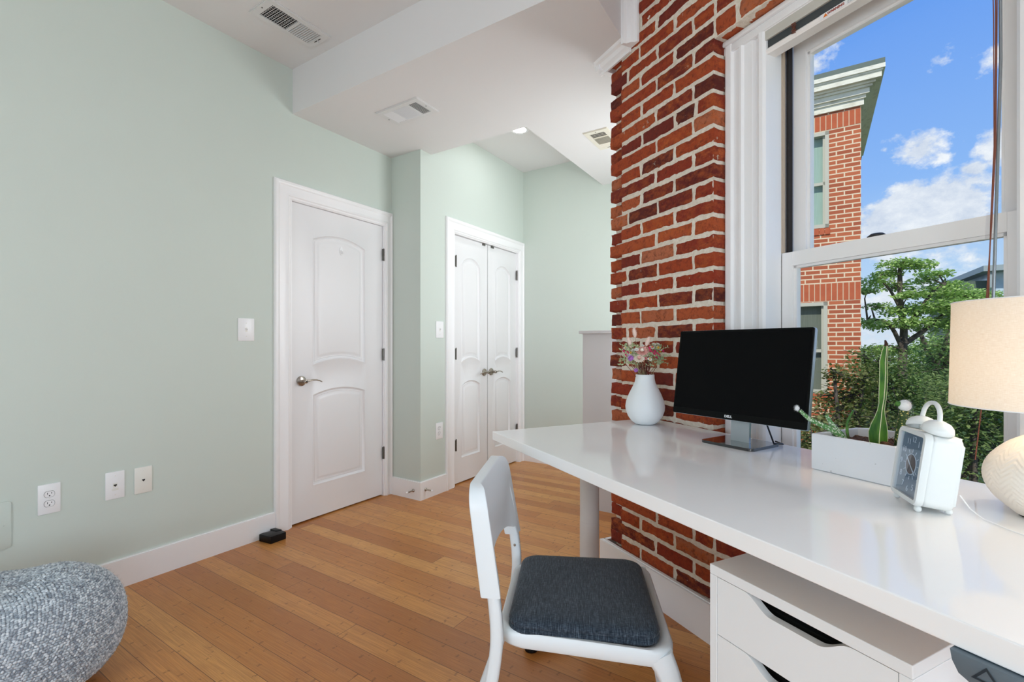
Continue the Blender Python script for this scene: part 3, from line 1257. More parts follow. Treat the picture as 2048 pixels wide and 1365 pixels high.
for u, s in ((UL, 1), (UR, -1)):
    box(b, min(u + s * .004, u + s * .012), max(u + s * .004, u + s * .012), JN + .022, JN + .045, 1.44, 2.245)
obj('weather_seal', b, 'weatherstrip', w1)


def sash(name, u0, u1, z0, z1, n0, st, tr, brl, th=.034):
    e = bpy.data.objects.new(name, None)
    e.empty_display_size = .02
    link(e, w1)
    b = BM()
    iu0, iu1, iz0, iz1 = u0 + st, u1 - st, z0 + brl, z1 - tr
    # rails and stiles with a stepped glazing bead
    box(b, u0, iu0, n0, n0 + th, z0, z1, bev=.0015)
    box(b, iu1, u1, n0, n0 + th, z0, z1, bev=.0015)
    box(b, iu0, iu1, n0 + .0003, n0 + th, z0, iz0)
    box(b, iu0, iu1, n0 + .0003, n0 + th, iz1, z1)
    g = .009
    for (a0, a1, c0, c1) in ((iu0, iu0 + g, iz0, iz1), (iu1 - g, iu1, iz0, iz1), (iu0, iu1, iz0, iz0 + g), (iu0, iu1, iz1 - g, iz1)):
        box(b, a0, a1, n0 + .010, n0 + th - .002, c0, c1)
    obj('sash_frame', b, 'sash_white', e)
    b = BM()
    box(b, iu0 + .002, iu1 - .002, n0 + .018, n0 + .022, iz0 + .002, iz1 - .002)
    obj('pane', b, 'window_glass', e)
    return e


ls = sash('lower_sash', UL + .001, UR - .001, .634, 1.468, JN, .040, .050, .060)
us = sash('upper_sash', UL + .014, UR - .014, 1.440, 2.244, JN + .046, .046, .062, .03)
b = BM()
lathe(b, [(0, 0), (.022, 0), (.022, .006), (.016, .011), (0, .012)], 24, cx=-.822, cy=JN + .022, cz=1.4682)
box(b, -.845, -.815, JN + .010, JN + .034, 1.4682, 1.474, bev=.002)
obj('sash_lock', b, 'slot_dark', ls, smooth=40)

# raised blind at the head of the window
bl = thing('window_blind', 'raised ivory blind with grey slats at the top of the window', 'blind', PW(-.80, 1.575, 2.172), aW)
x0, x1 = -.322, .30
b = BM()
box(b, x0, x1, -.026, .022, .050, .076)
box(b, x0, x1, -.030, -.026, .048, .082, bev=.002)
obj('headrail', b, 'blind_ivory', bl)
b = BM()
for i in range(11):
    z = .0225 + i * .0026
    box(b, x0 + .004, x1 - .004, -.020, .020, z, z + .0011)
obj('slats', b, 'blind_slat', bl)
b = BM()
prism(b, [(-.022, .0), (-.026, .006), (-.026, .016), (-.022, .021), (.020, .021), (.022, .010), (.020, 0)], 'x', x0, x1)
obj('bottom_rail', b, 'blind_rail', bl)
b = BM()
b.free()
for xx in (x0 + .105, x0 + .345, x1 - .09):
    b = BM()
    pts = []
    for i in range(60):
        a = i * 1.13
        pts.append((xx + .008 * math.cos(a) + R.uniform(-.002, .002), -.0285 - .0012 * math.sin(a * 2), .014 + .038 * i / 60 + R.uniform(-.003, .003)))
    tube(b, pts, .0008, 4)
    obj('ladder_cord', b, 'cord_brown', bl)


def text_mesh(name, body, size, m, parent, M4, ext=.0004, font_sx=1.0, bold=0.0):
    cu = bpy.data.curves.new(name, 'FONT')
    cu.body = body
    cu.size = size
    cu.extrude = ext
    cu.offset = bold
    cu.align_x = 'CENTER'
    cu.align_y = 'CENTER'
    cu.resolution_u = 3
    tmp = bpy.data.objects.new('tmp', cu)
    C.objects.link(tmp)
    bpy.context.view_layer.update()
    dg = bpy.context.evaluated_depsgraph_get()
    me = bpy.data.meshes.new_from_object(tmp.evaluated_get(dg))
    bpy.data.objects.remove(tmp)
    me.name = name
    me.transform(Matrix.Diagonal((font_sx, 1, 1, 1)))
    me.transform(M4)
    me.materials.clear()
    me.materials.append(M[m])
    o = bpy.data.objects.new(name, me)
    link(o, parent)
    return o


FRONT = Matrix.Rotation(PI / 2, 4, 'X')       # text facing -y
lab = BM()
box(lab, -.132, .105, -.0268, -.0262, .0035, .0185)
lb = obj('warning_label', lab, 'plastic_white', bl)
text_mesh('warning_text', 'WARNING', .0105, 'label_red', lb, Matrix.Translation((-.084, -.0272, .011)) @ FRONT, bold=.0003)
b = BM()
prism(b, [(-.122, .0055), (-.108, .0055), (-.115, .0165)], 'y', -.0272, -.0266)
obj('warning_triangle', b, 'label_orange', lb)
b = BM()
for r_ in range(4):
    x = -.050
    while x < .095:
        w = R.uniform(.004, .011)
        box(b, x, min(.098, x + w), -.0271, -.0267, .0050 + r_ * .0034, .0062 + r_ * .0034)
        x += w + .0016
obj('small_print', b, 'label_grey', lb)

# cords and tilt wand, hanging in front of the right stile
b = BM()
for dx, dz, rr in ((0, 0, .0013), (.004, 1, .0011), (-.006, 1, .0010)):
    pts = [(-.503 + dx * 1.2, 1.500, 2.22), (-.501 + dx * .6, 1.500, 1.9), (-.502 + dx * .3, 1.500, 1.6), (-.508 + dx * .2, 1.498, 1.42), (-.513 - dx * .5, 1.49, 1.22), (-.520 - dx, 1.487, 1.0), (-.532 - dx, 1.485, .86)]
    tube(b, [Vector(p) for p in (pts[:-2] if dz else pts)], rr, 6)
LOC = Matrix.Translation(Vector((.80, -1.575, -2.172)))
xf(b, LOC)
obj('pull_cords', b, 'cord_brown', bl)
wd = bpy.data.objects.new('tilt_wand', None)
link(wd, bl)
wd.location = (.80 - .496, 1.505 - 1.575, 2.2 - 2.172)
b = BM()
tube(b, [(0, 0, .02), (.002, 0, -.4), (-.006, -.003, -.8), (-.012, -.005, -1.08)], .0033, 8)
obj('wand_rod', b, 'wand_steel', wd, smooth=60)
b = BM()
tube(b, [(0, 0, .045), (0, 0, .015)], .0045, 8)
obj('wand_tip', b, 'plastic_white', wd, smooth=60)
b = BM()
tube(b, [(-.509, 1.495, 1.445), (-.512, 1.495, 1.385)], .0062, 12)
xf(b, LOC)
obj('cord_sleeve', b, 'clear_plastic', bl, smooth=60)

# unseen windows added so their area lights can fill the room
for nm, ang, (a0, a1, z0, z1), y0, y1 in (('unseen_window_2', aW, E2, BN - .02, 1.74), ('unseen_window_3', aL, (-1.5, 0, .65, 1.75), -1.84, -1.68), ('unseen_window_4', aL, (2.74, 3.50, .9, 2.2), .39, .57), ('unseen_window_5', aL - PI / 2, (-1.6, .1, .6, 1.5), -1.96, -1.78)):
    e = thing(nm, '', None, (0, 0, 0), ang)
    e['kind'] = 'structure'
    b = BM()
    for (p0, p1, q0, q1) in ((a0, a0 + .03, z0, z1), (a1 - .03, a1, z0, z1), (a0, a1, z0, z0 + .03), (a0, a1, z1 - .03, z1)):
        box(b, p0, p1, y0 + .02, y1 - .03, q0, q1)
    box(b, a0, a1, (y0 + y1) / 2 - .02, (y0 + y1) / 2 + .02, (z0 + z1) / 2 - .02, (z0 + z1) / 2 + .02)
    obj('window_frame', b, 'sash_white', e)

# ------------------------------------------------------------------ desk (standing desk)
ZD = .810
dk = thing('desk', 'long glossy white standing desk against the brick wall under the window', 'desk', PW(-.84, 1.095, 0), aW)
b = BM()
box(b, -.797, .80, -.384, .380, ZD - .0325, ZD, bev=.002)
obj('desktop', b, 'desk_gloss', dk)
for xs in (-.714, .70):
    b = BM()
    lathe(b, [(0, .05), (.038, .05), (.038, .44), (.0375, .4405), (.0375, ZD - .036), (0, ZD - .036)], 32, cx=xs, cy=0)
    lg = obj('leg', b, 'white_metal', dk, smooth=40)
    b = BM()
    prism(b, rrect(xs - .035, xs + .035, -.285, .285, .012), 'z', .022, .055, bev=.004)
    obj('foot', b, 'white_metal', dk, smooth=40)
    for yy in (-.262, .262):
        b = BM()
        lathe(b, [(0, 0), (.024, 0), (.026, .006), (.020, .023), (0, .023)], 20, cx=xs, cy=yy)
        obj('leveller', b, 'black_rubber', dk, smooth=40)
b = BM()
box(b, -.68, .68, .015, .055, ZD - .075, ZD - .036)
box(b, -.68, .68, -.055, -.015, ZD - .075, ZD - .036)
for xs in (-.714, .70):
    box(b, xs - .03, xs + .03, -.30, .30, ZD - .056, ZD - .034)
obj('frame', b, 'white_metal', dk)
b = BM()
tube(b, [(-.60, .33, ZD - .05), (-.48, .345, ZD - .085), (-.34, .34, ZD - .10), (-.2, .34, ZD - .085), (-.05, .34, ZD - .05)], .006, 8)
obj('cable', b, 'controller_grey', dk, smooth=60)
# height controller under the front edge
b = BM()
cx0, cx1 = .565, .70
o_ = [(cx0, ZD - .034), (cx0 + .002, ZD - .046), (cx0 + .008, ZD - .058), (cx0 + .018, ZD - .063), (cx1 - .018, ZD - .063), (cx1 - .008, ZD - .058), (cx1, ZD - .046), (cx1, ZD - .034)]
prism(b, o_, 'y', -.392, -.335, bev=.0015)
ct = obj('height_controller', b, 'controller_grey', dk, smooth=40)
for s_, cx in ((1, .598), (-1, .636)):
    b = BM()
    tri = [(cx - .013, -.0415 - s_ * .007), (cx + .013, -.0415 - s_ * .007), (cx, -.0415 + s_ * .011)]
    tri = [(p, ZD - .006 + q) for p, q in tri]
    ctr = (sum(p for p, _ in tri) / 3, sum(q for _, q in tri) / 3)
    for i in range(3):
        a, c = Vector((tri[i][0], tri[i][1])), Vector((tri[(i + 1) % 3][0], tri[(i + 1) % 3][1]))
        k_ = Vector(ctr)
        a2, c2 = k_ + (a - k_) * .66, k_ + (c - k_) * .66
        vs = [b.verts.new((v.x, -.3935, v.y)) for v in (a, c, c2, a2)]
        b.faces.new(vs)
    bmesh.ops.solidify(b, geom=b.faces[:], thickness=.001)
    obj('arrow_mark', b, 'controller_mark', ct)
b = BM()
tube(b, [(.590, -.365, ZD - .060), (.578, -.355, ZD - .10), (.573, -.33, ZD - .16), (.58, -.25, ZD - .20), (.60, -.12, ZD - .14), (.62, -.04, ZD - .07)], .0028, 8)
obj('controller_cable', b, 'cable_black', ct, smooth=60)

# ------------------------------------------------------------------ drawer unit
dr = thing('drawer_unit', 'white drawer unit with cut-out grips standing under the desk', 'drawer unit', PW(-.5045, 1.05, 0), aW)
Wd, Dd, Hd = .336, .58, .700
b = BM()
y0 = -.288
box(b, -Wd / 2, Wd / 2, y0, y0 + Dd, Hd - .019, Hd, bev=.0012)
box(b, -Wd / 2, -Wd / 2 + .0165, y0 + .0005, y0 + Dd, .02, Hd - .0195, bev=.0008)
box(b, Wd / 2 - .0165, Wd / 2, y0 + .0005, y0 + Dd, .02, Hd - .0195, bev=.0008)
box(b, -Wd / 2 + .0165, Wd / 2 - .0165, y0 + Dd - .01, y0 + Dd, .02, Hd - .019)
box(b, -Wd / 2 + .0165, Wd / 2 - .0165, y0 + .01, y0 + Dd, .02, .035)
obj('carcass', b, 'foil_white', dr)
b = BM()
b.free()
for x in (-.14, .14):
    for y in (y0 + .05, y0 + Dd - .05):
        b = BM()
        lathe(b, [(0, 0), (.018, 0), (.018, .02), (0, .02)], 16, cx=x, cy=y)
        obj('foot', b, 'white_metal', dr)


def grip_front(x0, x1, z0, z1, y, t=.016, gw=.185, gd=.024):
    """drawer front whose top edge dips in a smooth central grip"""
    pts = [(x0, z0), (x1, z0), (x1, z1)]
    n = 44
    xc = (x0 + x1) / 2
    top = []
    for i in range(n + 1):
        u = 1 - 2 * i / n
        x = xc + u * gw / 2
        a = abs(u)
        if a > .42:
            f = .5 + .5 * math.cos((a - .42) / .58 * PI)
        else:
            f = 1
        top.append((x, z1 - gd * f))
    pts += top + [(x0, z1)]
    b = BM()
    lo = [b.verts.new((p, y, q)) for p, q in pts]
    hi = [b.verts.new((p, y + t, q)) for p, q in pts]
    m_ = len(pts)
    es = [b.edges.new((lo[i], lo[(i + 1) % m_])) for i in range(m_)]
    bmesh.ops.triangle_fill(b, edges=es, use_beauty=True)
    es = [b.edges.new((hi[i], hi[(i + 1) % m_])) for i in range(m_)]
    bmesh.ops.triangle_fill(b, edges=es, use_beauty=True)
    for i in range(m_):
        b.faces.new((lo[i], lo[(i + 1) % m_], hi[(i + 1) % m_], hi[i]))
    bmesh.ops.recalc_face_normals(b, faces=b.faces)
    return b


z = Hd - .0205
for i, h in enumerate((.112, .112, .112, .150, .150)):
    fr_ = obj('drawer', grip_front(-Wd / 2 + .0175, Wd / 2 - .0175, z - h + .0015, z, y0 + .0015), 'foil_white', dr)
    b = BM()
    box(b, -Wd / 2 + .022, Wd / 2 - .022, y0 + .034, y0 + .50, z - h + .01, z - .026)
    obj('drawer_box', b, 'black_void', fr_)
    z -= h

# ------------------------------------------------------------------ monitor
bl_, br_ = Vector((.5911, 1.7188, .893)), Vector((.8351, 1.3307, .893))
mx = (br_ - bl_).normalized()
am = math.atan2(mx.y, mx.x)
mc = (bl_ + br_) / 2
mn = Vector((-mx.y, mx.x, 0))      # away from the viewer
mo = thing('monitor', 'black flat screen monitor on a silver stand on the desk', 'monitor', (mc.x + mn.x * .04 - .006, mc.y + mn.y * .04, ZD), am)
Wm, Hm = (br_ - bl_).length, .297
tilt = math.radians(-8.5)
T = Matrix.Translation((.005, -.046, .083)) @ Matrix.Rotation(tilt, 4, 'X')


b = BM()
prism(b, rrect(-Wm / 2, Wm / 2, 0, Hm, .006), 'y', .003, .016, bev=.002)
box(b, -.15, .15, .014, .035, .05, .24, bev=.008)
xf(b, T)
obj('back_shell', b, 'silver_plastic', mo, smooth=40)
b = BM()
prism(b, rrect(-Wm / 2 + .001, Wm / 2 - .001, .001, Hm - .001, .005), 'y', -.001, .0035)
xf(b, T)
obj('bezel', b, 'bezel_black', mo)
b = BM()
box(b, -Wm / 2 + .007, Wm / 2 - .007, -.0016, -.0011, .022, Hm - .008)
xf(b, T)
obj('screen', b, 'screen_black', mo)
text_mesh('logo', 'DELL', .0105, 'logo_white', mo, T @ Matrix.Translation((-.012, -.0013, .0105)) @ FRONT, ext=.0003, font_sx=1.15, bold=.0004)
b = BM()
nk = [(.016, .003), (.018, .05), (.020, .085), (.030, .105), (.052, .118)]
pf = [(p, q) for p, q in nk] + [(p + .010, q - (0.002 if i < 2 else .010)) for i, (p, q) in reversed(list(enumerate(nk)))]
prism(b, [(p - .010, max(.002, q)) for p, q in pf], 'x', -.032, .032)
obj('stand_neck', b, 'silver_plastic', mo, smooth=30)
b = BM()
prism(b, rrect(-.090, .090, -.075, .085, .014), 'z', .0002, .009, bev=.0015)
bs = obj('stand_base', b, 'base_gloss', mo)
bs.rotation_euler = (0, 0, math.radians(0))
b = BM()
tube(b, [(.06, .02, .12), (.075, .035, .07), (.085, .055, .012), (.09, .10, .005), (.05, .13, .004)], .0026, 8)
obj('monitor_cable', b, 'cable_black', mo, smooth=60)

# ------------------------------------------------------------------ vase and dried flowers
VP = Vector((.5486, 1.949, ZD))
va = thing('vase', 'matte white pear-shaped vase on the desk beside the brick pillar', 'vase', VP)
b = BM()
vp = [(0, 0.001), (.030, 0.001), (.040, .003), (.055, .014), (.069, .034), (.0775, .058), (.079, .074), (.0755, .096), (.065, .124), (.052, .150), (.0415, .172), (.038, .190), (.0375, .204), (.0360, .2055), (.0345, .204), (.0345, .188), (.040, .16), (.05, .13), (.06, .10), (.06, .06), (.03, .02), (0, .02)]
lathe(b, vp, 56)
obj('vase_body', b, 'matte_ceramic', va, smooth=60)

mat('petal_pink', var(lin(232, 178, 168), .12, 90), .8)
mat('petal_cream', var(lin(242, 230, 214), .06, 90), .8)
mat('petal_white', lin(240, 238, 232), .8)
mat('berry_magenta', lin(196, 28, 88), .6)
mat('petal_lilac', lin(176, 112, 190), .8)
mat('petal_yellow', lin(224, 170, 50), .7)
mat('leaf_pale', var(lin(176, 190, 146), .14, 80), .8)
mat('stem_tan', lin(170, 156, 116), .8)
mat('stem_rust', lin(112, 52, 46), .85)
mat('bunny_tail', var(lin(240, 214, 200), .06, 120), .95, sheen=.3)

fl = thing('dried_flower_bouquet', 'bouquet of dried pink, white and lilac flowers in the white vase', 'flowers', VP + Vector((-.006, 0, .165)))
fl.scale = (1.30, 1.30, 1.30)
RF = random.Random(5)


def fpos(dx, dz, dy=0):
    """picture-side offset from the vase axis: dx to the right, dy towards the viewer"""
    return Vector((dx, -dy, dz))


def stem(bm, top, r=.0009, sway=.01):
    top = Vector(top)
    base = Vector((top.x * .18, top.y * .18, -.02))
    mid = base.lerp(top, .45) + Vector((RF.uniform(-sway, sway), RF.uniform(-sway, sway), .005)) - Vector((top.x * .18, top.y * .18, 0))
    tube(bm, [base, mid, base.lerp(top, .8) + (mid - base.lerp(top, .45)) * .4, top], [r * 1.2, r, r * .9, r * .8], 5)


def strawflower(top, r, m_out, m_in, name='strawflower'):
    d = (Vector(top) - Vector((0, 0, -.08))).normalized() + Vector((0, -.7, 0))
    rot = rot_to(d.normalized())
    b = BM()
    for ring in range(5):
        n_ = 15 - ring * 2
        rr = r * (1 - ring * .16)
        el = math.radians(8 + ring * 18)
        for i in range(n_):
            a = 2 * PI * i / n_ + ring * .3
            rad = Vector((math.cos(a), math.sin(a), 0))
            tan = Vector((-math.sin(a), math.cos(a), 0))
            base = rad * r * .12
            tip = rad * rr * math.cos(el) + Z * rr * math.sin(el) * .8
            midp = rad * rr * .62 * math.cos(el) + Z * rr * .55 * math.sin(el)
            w = rr * .20
            vs = [base - tan * w * .5, base + tan * w * .5, midp + tan * w, tip, midp - tan * w]
            f = b.faces.new([b.verts.new(rot @ v + Vector(top)) for v in vs])
            f.material_index = 0 if ring < 3 else 1
    ball(b, Vector(top) + rot @ Vector((0, 0, r * .35)), r * .30, 1, mi=1)
    obj(name, b, [m_out, m_in], fl)


def bunnytail(base, tip, r):
    base, tip = Vector(base), Vector(tip)
    b = BM()
    rot = rot_to((tip - base).normalized())
    c = (base + tip) / 2
    hl = (tip - base).length / 2
    ball(b, c, 1, 3, (r, r, hl), rot=rot)
    for _ in range(160):
        z = RF.uniform(-1, 1)
        a = RF.uniform(0, 2 * PI)
        q = math.sqrt(1 - z * z)
        p = rot @ Vector((q * math.cos(a) * r, q * math.sin(a) * r, z * hl)) + c
        nrm = rot @ Vector((q * math.cos(a), q * math.sin(a), .9)).normalized()
        t_ = nrm.cross(Vector((RF.random(), RF.random(), RF.random()))).normalized() * .0003
        b.faces.new([b.verts.new(v) for v in (p - t_, p + t_, p + nrm * .005)])
    o = obj('bunny_tail', b, 'bunny_tail', fl)
    b = BM()
    stem(b, base, .0008)
    obj('stem', b, 'stem_tan', o)


bunnytail(fpos(-.041, .115, .01), fpos(-.052, .149, .01), .0062)
bunnytail(fpos(-.026, .147, 0), fpos(-.031, .178, 0), .0055)
bunnytail(fpos(.008, .120, 0), fpos(.018, .150, 0), .006)
strawflower(fpos(-.011, .103, .02), .0225, 'petal_pink', 'petal_cream')
strawflower(fpos(-.024, .081, .035), .0195, 'petal_cream', 'petal_pink')
strawflower(fpos(.003, .108, .005), .019, 'petal_pink', 'petal_pink')
strawflower(fpos(-.002, .082, .03), .008, 'petal_pink', 'berry_magenta')
for x, z, y in ((-.050, .094, .02), (-.036, .107, .01), (.033, .126, 0), (.042, .117, .01), (.053, .109, 0), (.020, .116, .02), (.048, .126, -.01), (.046, .077, .01), (.0, .122, -.01), (-.057, .114, .0), (.008, .080, .04), (-.030, .110, .03)):
    strawflower(fpos(x, z, y), RF.uniform(.0065, .0095), 'petal_white', 'petal_yellow' if RF.random() < .5 else 'petal_white', 'daisy')
for x, z, y, r in ((-.048, .083, .03, .009), (-.033, .046, .035, .0065), (-.055, .090, .02, .005)):
    b = BM()
    for _ in range(46):
        v = Vector((RF.gauss(0, 1), RF.gauss(0, 1), RF.gauss(0, 1))).normalized()
        c = fpos(x, z, y) + v * r * .8
        ball(b, c, r * .28, 1)
    o = obj('lilac_bloom', b, 'petal_lilac', fl)
for x, z, y in ((-.068, .106, .02), (-.064, .094, .03), (.012, .109, .03), (.018, .104, .03), (.022, .118, .02), (.030, .105, .02), (.038, .099, .02), (.014, .128, 0), (.025, .098, .03), (.062, .106, 0), (.010, .116, .03), (.044, .092, .02), (-.058, .103, .03), (.035, .086, .02)):
    b = BM()
    ball(b, fpos(x, z, y), RF.uniform(.0026, .004), 2)
    ball(b, fpos(x + .003, z - .004, y), .0022, 1)
    obj('berry', b, 'berry_magenta', fl)
for x, z, y in ((.040, .116, .02), (.052, .104, 0), (-.045, .100, .02)):
    b = BM()
    ball(b, fpos(x, z, y), .0042, 2)
    obj('yellow_bud', b, 'petal_yellow', fl)
b = BM()
b2 = BM()
for _ in range(190):
    s_ = RF.choice((-1, 1))
    x = s_ * abs(RF.gauss(.042, .016)) if RF.random() < .8 else RF.uniform(-.03, .03)
    z = RF.uniform(.06, .125) if abs(x) > .02 else RF.uniform(.05, .10)
    if abs(x) > .075:
        continue
    p = fpos(x, z, RF.uniform(-.02, .03))
    for _ in range(4):
        d = Vector((RF.uniform(-1, 1), RF.uniform(-1, 1), RF.uniform(-.2, 1))).normalized()
        t_ = d.cross(Vector((RF.random(), RF.random(), .3))).normalized()
        l = RF.uniform(.007, .013)
        b.faces.new([b.verts.new(v) for v in (p, p + d * l * .5 + t_ * l * .2, p + d * l, p + d * l * .5 - t_ * l * .2)])
obj('foliage', b, 'leaf_pale', fl)
for _ in range(26):
    x = RF.uniform(-.055, .055)
    stem(b2, fpos(x, RF.uniform(.075, .11), RF.uniform(-.02, .03)), .0007, .012)
obj('stems', b2, 'stem_tan', fl)
b = BM()
for _ in range(60):
    x = RF.gauss(0, .016)
    top = fpos(x, RF.uniform(.05, .088), RF.uniform(-.015, .02))
    stem(b, top, .0008, .008)
    ball(b, top, .0022, 1)
obj('rust_filler', b, 'stem_rust', fl)

# ------------------------------------------------------------------ planter with cacti
pt = thing('cactus_planter', 'white ceramic trough planter of cacti on the desk by the window', 'planter', PW(-.672, 1.358, ZD), aW)
b = BM()


def trough(x0, x1, y0_, y1_, ch, z):
    return [(x0, y0_, z), (x1, y0_, z), (x1, y1_ - ch, z), (x1 - ch, y1_, z), (x0 + ch, y1_, z), (x0, y1_ - ch, z)]


rings = []
for ins, z in ((0.003, .0005), (0, .003), (0, .0915), (.0015, .0935), (.0065, .0935), (.008, .0915), (.008, .055)):
    rings.append([b.verts.new(v) for v in trough(-.098 + ins, .090 - ins, -.114 + ins, .117 - ins, .030, z)])
for r0, r1 in zip(rings, rings[1:]):
    for i in range(6):
        b.faces.new((r0[i], r0[(i + 1) % 6], r1[(i + 1) % 6], r1[i]))
b.faces.new(rings[0][::-1])
obj('trough', b, 'planter_ceramic', pt)
b = BM()
n_ = 26
g = [[b.verts.new((-.091 + .174 * i / n_, -.107 + .216 * j / n_, .072 + .006 * noise.noise(Vector((i * .5, j * .5, 3))) + RF.uniform(-.0015, .0015))) for j in range(n_ + 1)] for i in range(n_ + 1)]
for i in range(n_):
    for j in range(n_):
        x, y = -.091 + .174 * (i + .5) / n_, -.107 + .216 * (j + .5) / n_
        if abs(x + .004) + max(0, y) > .165:
            continue
        b.faces.new((g[i][j], g[i + 1][j], g[i + 1][j + 1], g[i][j + 1]))
obj('soil', b, 'soil', pt, smooth=60)
b = BM()
b.free()
for _ in range(16):
    b = BM()
    p = Vector((RF.uniform(-.05, .07), RF.uniform(-.08, .05), .076))
    d = Vector((RF.uniform(-1, 1), RF.uniform(-1, 1), RF.uniform(.1, 1.4))).normalized()
    tube(b, [p, p + d * RF.uniform(.008, .022)], [.0012, .0004], 5)
    obj('dry_twig', b, 'soil', pt)
b = BM()
ball(b, (.028, -.03, .080), .012, 2, (1.3, .8, .6))
obj('dry_clump', b, 'soil', pt)

mat('cactus_green', lambda n, t: n.ramp(n.noise(n.vm('MULTIPLY', t, (1, 1, .4)), 60, 4), [(.3, lin(34, 92, 34)), (.7, lin(98, 150, 52))]), .5)
mat('cactus_edge', lin(214, 216, 178), .7)
mat('cactus_grey', lambda n, t: n.mix(n.m('GREATER_THAN', n.add('ShaderNodeTexVoronoi', {'Vector': t, 'Scale': 240}).outputs[0], .42), lin(216, 226, 206), lin(96, 150, 84)), .8)
mat('cactus_fluff', lin(246, 247, 248), .95, sheen=.3)
mat('cactus_tip', lin(62, 34, 26), .8)
mat('cactus_spot', lambda n, t: n.mix(n.m('LESS_THAN', n.add('ShaderNodeTexVoronoi', {'Vector': t, 'Scale': 190}).outputs[0], .34), lin(52, 78, 34), lin(208, 196, 120)), .7)


def pw(u, z, n):
    """desk-wall coordinates to planter-local"""
    return Vector((u + .672, n - 1.358, z - ZD))


def fuzz(bm, pts, rads, count, length, seed=1, w=.00022):
    rr = random.Random(seed)
    for _ in range(count):
        t_ = rr.uniform(0, len(pts) - 1.001)
        i = int(t_)
        f = t_ - i
        p = pts[i].lerp(pts[i + 1], f)
        r_ = rads[i] * (1 - f) + rads[i + 1] * f
        d = (pts[i + 1] - pts[i]).normalized()
        v = Vector((rr.gauss(0, 1), rr.gauss(0, 1), rr.gauss(0, 1)))
        v = (v - d * v.dot(d)).normalized()
        s_ = p + v * r_ * .95
        e_ = s_ + (v + d * rr.uniform(-.3, .6)).normalized() * length * rr.uniform(.5, 1.1)
        k_ = v.cross(d) * w
        bm.faces.new([bm.verts.new(q) for q in (s_ - k_, s_ + k_, e_)])


# tall three-ribbed cactus
ctr = [(-.660, .878, .0185), (-.661, .895, .0215), (-.661, .915, .0220), (-.659, .935, .0180), (-.657, .952, .0125), (-.655, .971, .0080), (-.6525, .988, .0070), (-.651, 1.003, .0085), (-.6495, 1.03, .0092), (-.6485, 1.066, .0090), (-.649, 1.091, .0086), (-.646, 1.118, .0068), (-.6445, 1.132, .0042)]
b = BM()
rg = []
for i, (u, z, w) in enumerate(ctr):
    c = pw(u, z, 1.335)
    ring = []
    for k_ in range(6):
        a = math.radians(k_ * 60 - 62 + 1.5 * i)
        r_ = w if k_ % 2 == 0 else w * .40
        ring.append(b.verts.new(c + Vector((math.cos(a) * r_, math.sin(a) * r_, 0))))
    rg.append(ring)
for r0, r1 in zip(rg, rg[1:]):
    for k_ in range(6):
        b.faces.new((r0[k_], r0[(k_ + 1) % 6], r1[(k_ + 1) % 6], r1[k_]))
edge_pts = [[v.co.copy() for v in col] for col in zip(*rg)]
b.faces.new(rg[-1])
tc_ = obj('tall_cactus', b, 'cactus_green', pt, smooth=60)
tc_['label'] = 'tall ribbed green cactus with a dry brown tip'
b = BM()
for k_ in (0, 2, 4):
    tube(b, edge_pts[k_], .0009, 5)
    fuzz(b, edge_pts[k_], [.0008] * len(edge_pts[k_]), 150, .004, k_ + 3)
obj('rib_edge', b, 'cactus_edge', tc_)
b = BM()
tube(b, [pw(-.6445, 1.131, 1.335), pw(-.6445, 1.138, 1.335), pw(-.6465, 1.146, 1.335)], [.0042, .0036, .0018], 8)
obj('dry_tip', b, 'cactus_tip', tc_, smooth=60)


def hairy(name, pts, rads, m, label, nf=260, fl_=.003, seed=2):
    P_ = [pw(*p) for p in pts]
    b = BM()
    tube(b, P_, rads, 10)
    o = obj(name, b, m, pt, smooth=60)
    o['label'] = label
    b = BM()
    fuzz(b, P_, rads, nf, fl_, seed)
    obj('spines', b, 'cactus_fluff', o)
    return o, P_


o, P_ = hairy('trailing_cactus', [(-.743, .878, 1.33), (-.751, .896, 1.325), (-.769, .910, 1.32), (-.791, .920, 1.31), (-.811, .931, 1.30), (-.823, .943, 1.295), (-.831, .953, 1.29)],
              [.0085, .0085, .0078, .0068, .0058, .0050, .0046], 'cactus_grey', 'pale spiny cactus arm trailing left with a white woolly tip', 900, .0036)
b = BM()
for _ in range(420):
    v = Vector((R.gauss(0, 1), R.gauss(0, 1), R.gauss(0, 1))).normalized()
    c = pw(-.838, .958, 1.288)
    k_ = v.cross(Z).normalized() * .0006
    l = R.uniform(.006, .012)
    b.faces.new([b.verts.new(q) for q in (c - k_, c + k_, c + v * l)])
ball(b, pw(-.837, .958, 1.288), .0060, 2)
obj('woolly_tip', b, 'cactus_fluff', o)
hairy('short_cactus', [(-.742, .878, 1.345), (-.753, .895, 1.342), (-.768, .911, 1.34), (-.780, .926, 1.34), (-.789, .943, 1.338)], [.0078, .0076, .0066, .0056, .0040], 'cactus_grey', 'short spiny cactus arm beside the trailing one', 600, .0036, 5)
hairy('thin_cactus', [(-.738, .878, 1.35), (-.742, .905, 1.35), (-.742, .926, 1.35), (-.735, .945, 1.35), (-.727, .962, 1.35)], [.0032, .0036, .0034, .0030, .0022], 'cactus_green', 'thin curved green cactus shoot', 200, .003, 6)
o, P_ = hairy('column_cactus', [(-.628, .876, 1.37), (-.627, .905, 1.37), (-.626, .935, 1.37), (-.624, .960, 1.37), (-.622, .978, 1.368)], [.0155, .0152, .0128, .0100, .0098], 'cactus_spot', 'stout spotted cactus with a woolly white head', 420, .004, 9)
b = BM()
ball(b, pw(-.620, .986, 1.366), .0135, 3, (1, 1, 1.05))
